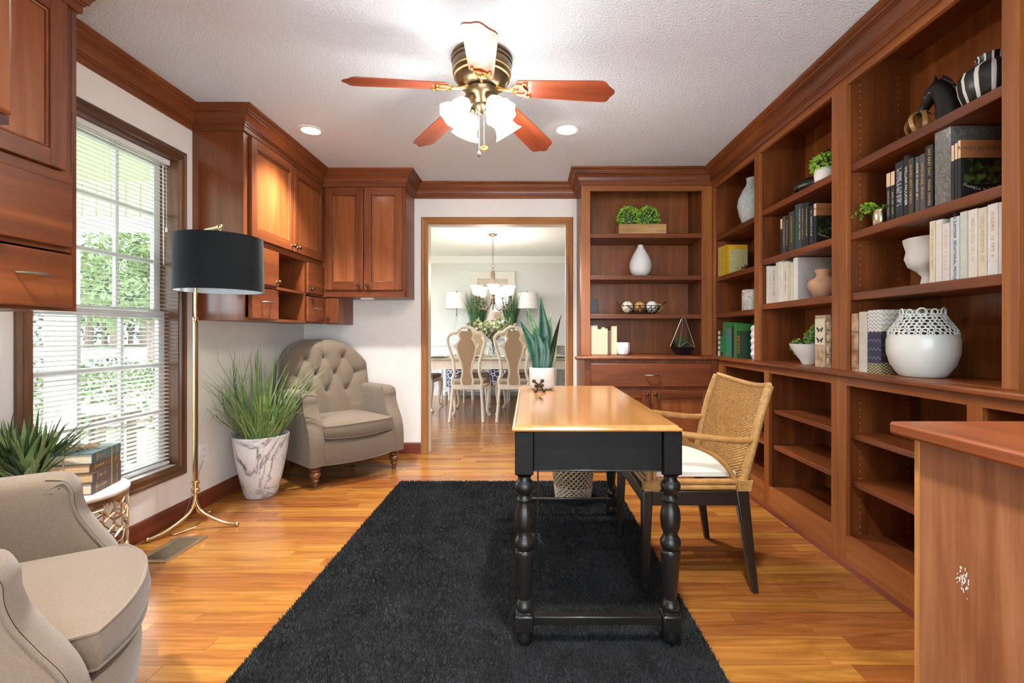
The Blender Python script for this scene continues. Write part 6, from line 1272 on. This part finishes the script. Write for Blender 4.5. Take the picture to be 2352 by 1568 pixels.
# buffet against the far wall
bf = thing('buffet', 'white buffet against the far dining wall', 'cabinet', (-.50, 8.15, 0)); FYD = 7.93
obj('top', MB().box(-1.52, .52, FYD - .03, DY1 - .02, .885, .915), 'buffet_white', bf, bevel=.006); obj('body', MB().box(-1.48, .48, FYD, DY1 - .03, .58, .885), 'buffet_white', bf)
for k in range(4): a = -1.44 + k * .475; d_ = obj('drawer', MB().box(a, a + .45, FYD - .016, FYD, .61, .86), 'buffet_white', bf, bevel=.004); obj('knob', MB().ball((a + .225, FYD - .03, .735), .014, 10, 8), 'pewter', d_)
for x in (-1.45, -.50, .45):
    for y in (FYD + .03, DY1 - .07): obj('leg', MB().lathe([(.02, 0), (.028, .05), (.022, .1), (.034, .30), (.034, .58)], 12, (x, y, 0)), 'buffet_white', bf)
obj('lower_shelf', MB().box(-1.46, .46, FYD + .02, DY1 - .05, .12, .15), 'buffet_white', bf)
for i, x in enumerate((-1.10, -.50, .10)):
    o = thing('patterned_stool', ('left', 'middle', 'right')[i] + ' navy and white patterned stool tucked under the buffet', 'stool', (x, 7.98, 0), group='stools under the buffet')
    obj('upholstery', MB().box(x - .22, x + .22, 7.74, 7.94, .22, .50), 'navy_pattern', o, bevel=.02, seg=3); obj('cushion', MB().box(x - .225, x + .225, 7.735, 7.945, .50, .55), 'navy_pattern', o, bevel=.02, seg=3)
    for sx in (-.19, .19):
        for y in (7.77, 7.91): obj('leg', MB().tube([(x + sx, y, 0), (x + sx, y, .22)], [.012, .018], 8), 'buffet_white', o)
LZ = .9155
def tlamp(px, lab):
    Y = 8.15; x = fx(px, Y); t = thing('table_lamp', lab, 'lamp', (x, Y, LZ), group='buffet lamps')
    obj('base', MB().lathe([(.07, LZ), (.07, LZ + .012), (0, LZ + .013)], 24, (x, Y, 0)), 'clear_glass', t)
    for k in range(3): a = 2 * PI * k / 3 + .5; obj('acrylic_leg', MB().tube([(x + .11 * math.cos(a), Y + .11 * math.sin(a), LZ + .002), (x, Y, LZ + .50)], [.016, .012], 8), 'clear_glass', t)
    z0, z1 = fz(709, Y), fz(673, Y); obj('stem', MB().tube([(x, Y, LZ + .48), (x, Y, z1 + .02)], .008, 8), 'pewter', t); obj('shade', MB().lathe([(.19, z0), (.168, z1), (.165, z1), (.187, z0), (.19, z0)], 40, (x, Y, 0), closed=True), 'lamp_fabric', t, smooth=40); obj('finial', MB().ball((x, Y, z1 + .025), .012, 8, 6), 'pewter', t)
tlamp(1049, 'white drum table lamp on the left of the buffet'); tlamp(1211, 'white drum table lamp on the right of the buffet, behind the snake plant')
for px, lab in ((1093, 'tall grass in a glass vase on the left of the buffet'), (1172, 'tall grass in a glass vase on the right of the buffet')):
    Y = 8.10; x = fx(px, Y); g = thing('potted_grass', lab, 'plant', (x, Y, LZ), group='grass vases on the buffet')
    obj('vase', MB().lathe([(.06, LZ), (.075, LZ + .01), (.085, LZ + .20), (.08, LZ + .21), (.075, LZ + .2), (0, LZ + .02)], 24, (x, Y, 0)), 'ceramic_white', g); mb = MB(); grass(mb, (x, Y, LZ + .18), 200, .06, .45, .78, .013, .30, .35, rg); obj('foliage', mb, 'dining_grass', g, smooth=0, kind='stuff')
# framed art / mirror
mx0, mx1, mz0, mz1 = fx(1080, 8.38), fx(1184, 8.38), .99, fz(623, 8.38)
mr = thing('wall_mirror', 'pale silver framed square mirror on the far dining wall', 'mirror', ((mx0 + mx1) / 2, 8.4, mz0)); e = .13
obj('frame', MB().ring(lambda a, z, d: (a, 8.37 + d, z), mx0, mx1, mz0, mz1, e, 0, .045), 'frame_silver', mr, bevel=.01)
t = NT('mirror_glass'); t.set(.08, 1); t.p.inputs['Base Color'].default_value = (.86, .84, .81, 1)
obj('glass', MB().box(mx0 + e, mx1 - e, 8.395, 8.405, mz0 + e, mz1 - e), 'mirror_glass', mr)
# chandelier
hx, hy = fx(1132, 6.5), 6.5
cn = thing('chandelier', 'five-light bronze chandelier with frosted glass bells over the dining table', 'chandelier', (hx, hy, H))
obj('canopy', MB().lathe([(.062, H - .001), (.06, H - .012), (.03, H - .028), (.008, H - .035)], 24, (hx, hy, 0)), 'chandelier_bronze', cn)
lk = MB(); z = H - .035; k = 0
while z > 2.04:
    lk.tube([(hx + (.010 * math.cos(a * PI / 4) if k % 2 else 0), hy + (0 if k % 2 else .010 * math.cos(a * PI / 4)), z - .018 + .021 * math.sin(a * PI / 4)) for a in range(8)], .0028, 4, closed=True); z -= .030; k += 1
obj('chain', lk, 'chandelier_bronze', cn)
obj('ring', MB().tube([(hx + .026 * math.cos(a * PI / 8), hy, 2.005 + .026 * math.sin(a * PI / 8)) for a in range(16)], .004, 6, closed=True), 'chandelier_bronze', cn)
obj('column', MB().lathe([(.004, 1.985), (.022, 1.965), (.014, 1.945), (.024, 1.925), (.031, 1.90), (.031, 1.83), (.026, 1.82), (.012, 1.80), (.010, 1.62), (.02, 1.60), (.034, 1.57), (.030, 1.54), (.014, 1.50), (.010, 1.44), (.014, 1.425), (0, 1.405)][::-1], 20, (hx, hy, 0)), 'chandelier_bronze', cn, smooth=50)
for k in range(5):
    a = 2 * PI * k / 5 + R(-84); d = Vector((math.cos(a), math.sin(a), 0)); P = lambda r, z: (hx + d.x * r, hy + d.y * r, z)
    arm = obj('arm', MB().tube(spline([P(.02, 1.53), P(.06, 1.46), P(.13, 1.415), (P(.21, 1.43)), P(.255, 1.49), P(.245, 1.545), P(.235, 1.575)], 6), .0075, 8).tube(spline([P(.14, 1.42), P(.16, 1.47), P(.20, 1.49), P(.21, 1.46), P(.19, 1.45)], 5), .004, 6).tube(spline([P(.02, 1.62), P(.06, 1.68), P(.05, 1.74), P(.03, 1.73), P(.04, 1.70)], 5), .0035, 6), 'chandelier_bronze', cn, smooth=60)
    c = P(.235, 1.575); obj('socket', MB().lathe([(.014, 0), (.03, .008), (.026, .02), (.018, .035)], 14, c), 'chandelier_bronze', arm)
    gp = [(.025, .03), (.045, .045), (.055, .08), (.062, .12), (.085, .155)]; obj('glass_shade', MB().lathe(gp + [(r - .003, z) for r, z in reversed(gp)], 24, c, closed=True), 'chandelier_glass', cn, smooth=60)
cl_ = bpy.data.lights.new('chandelier_light', 'POINT'); cl_.energy = 12; cl_.color = (1, .91, .80); cl_.shadow_soft_size = .2
clo = bpy.data.objects.new('chandelier_light', cl_); COL.objects.link(clo); clo.parent = cn; clo.location = (0, 0, 1.85 - H)
bake_texts()
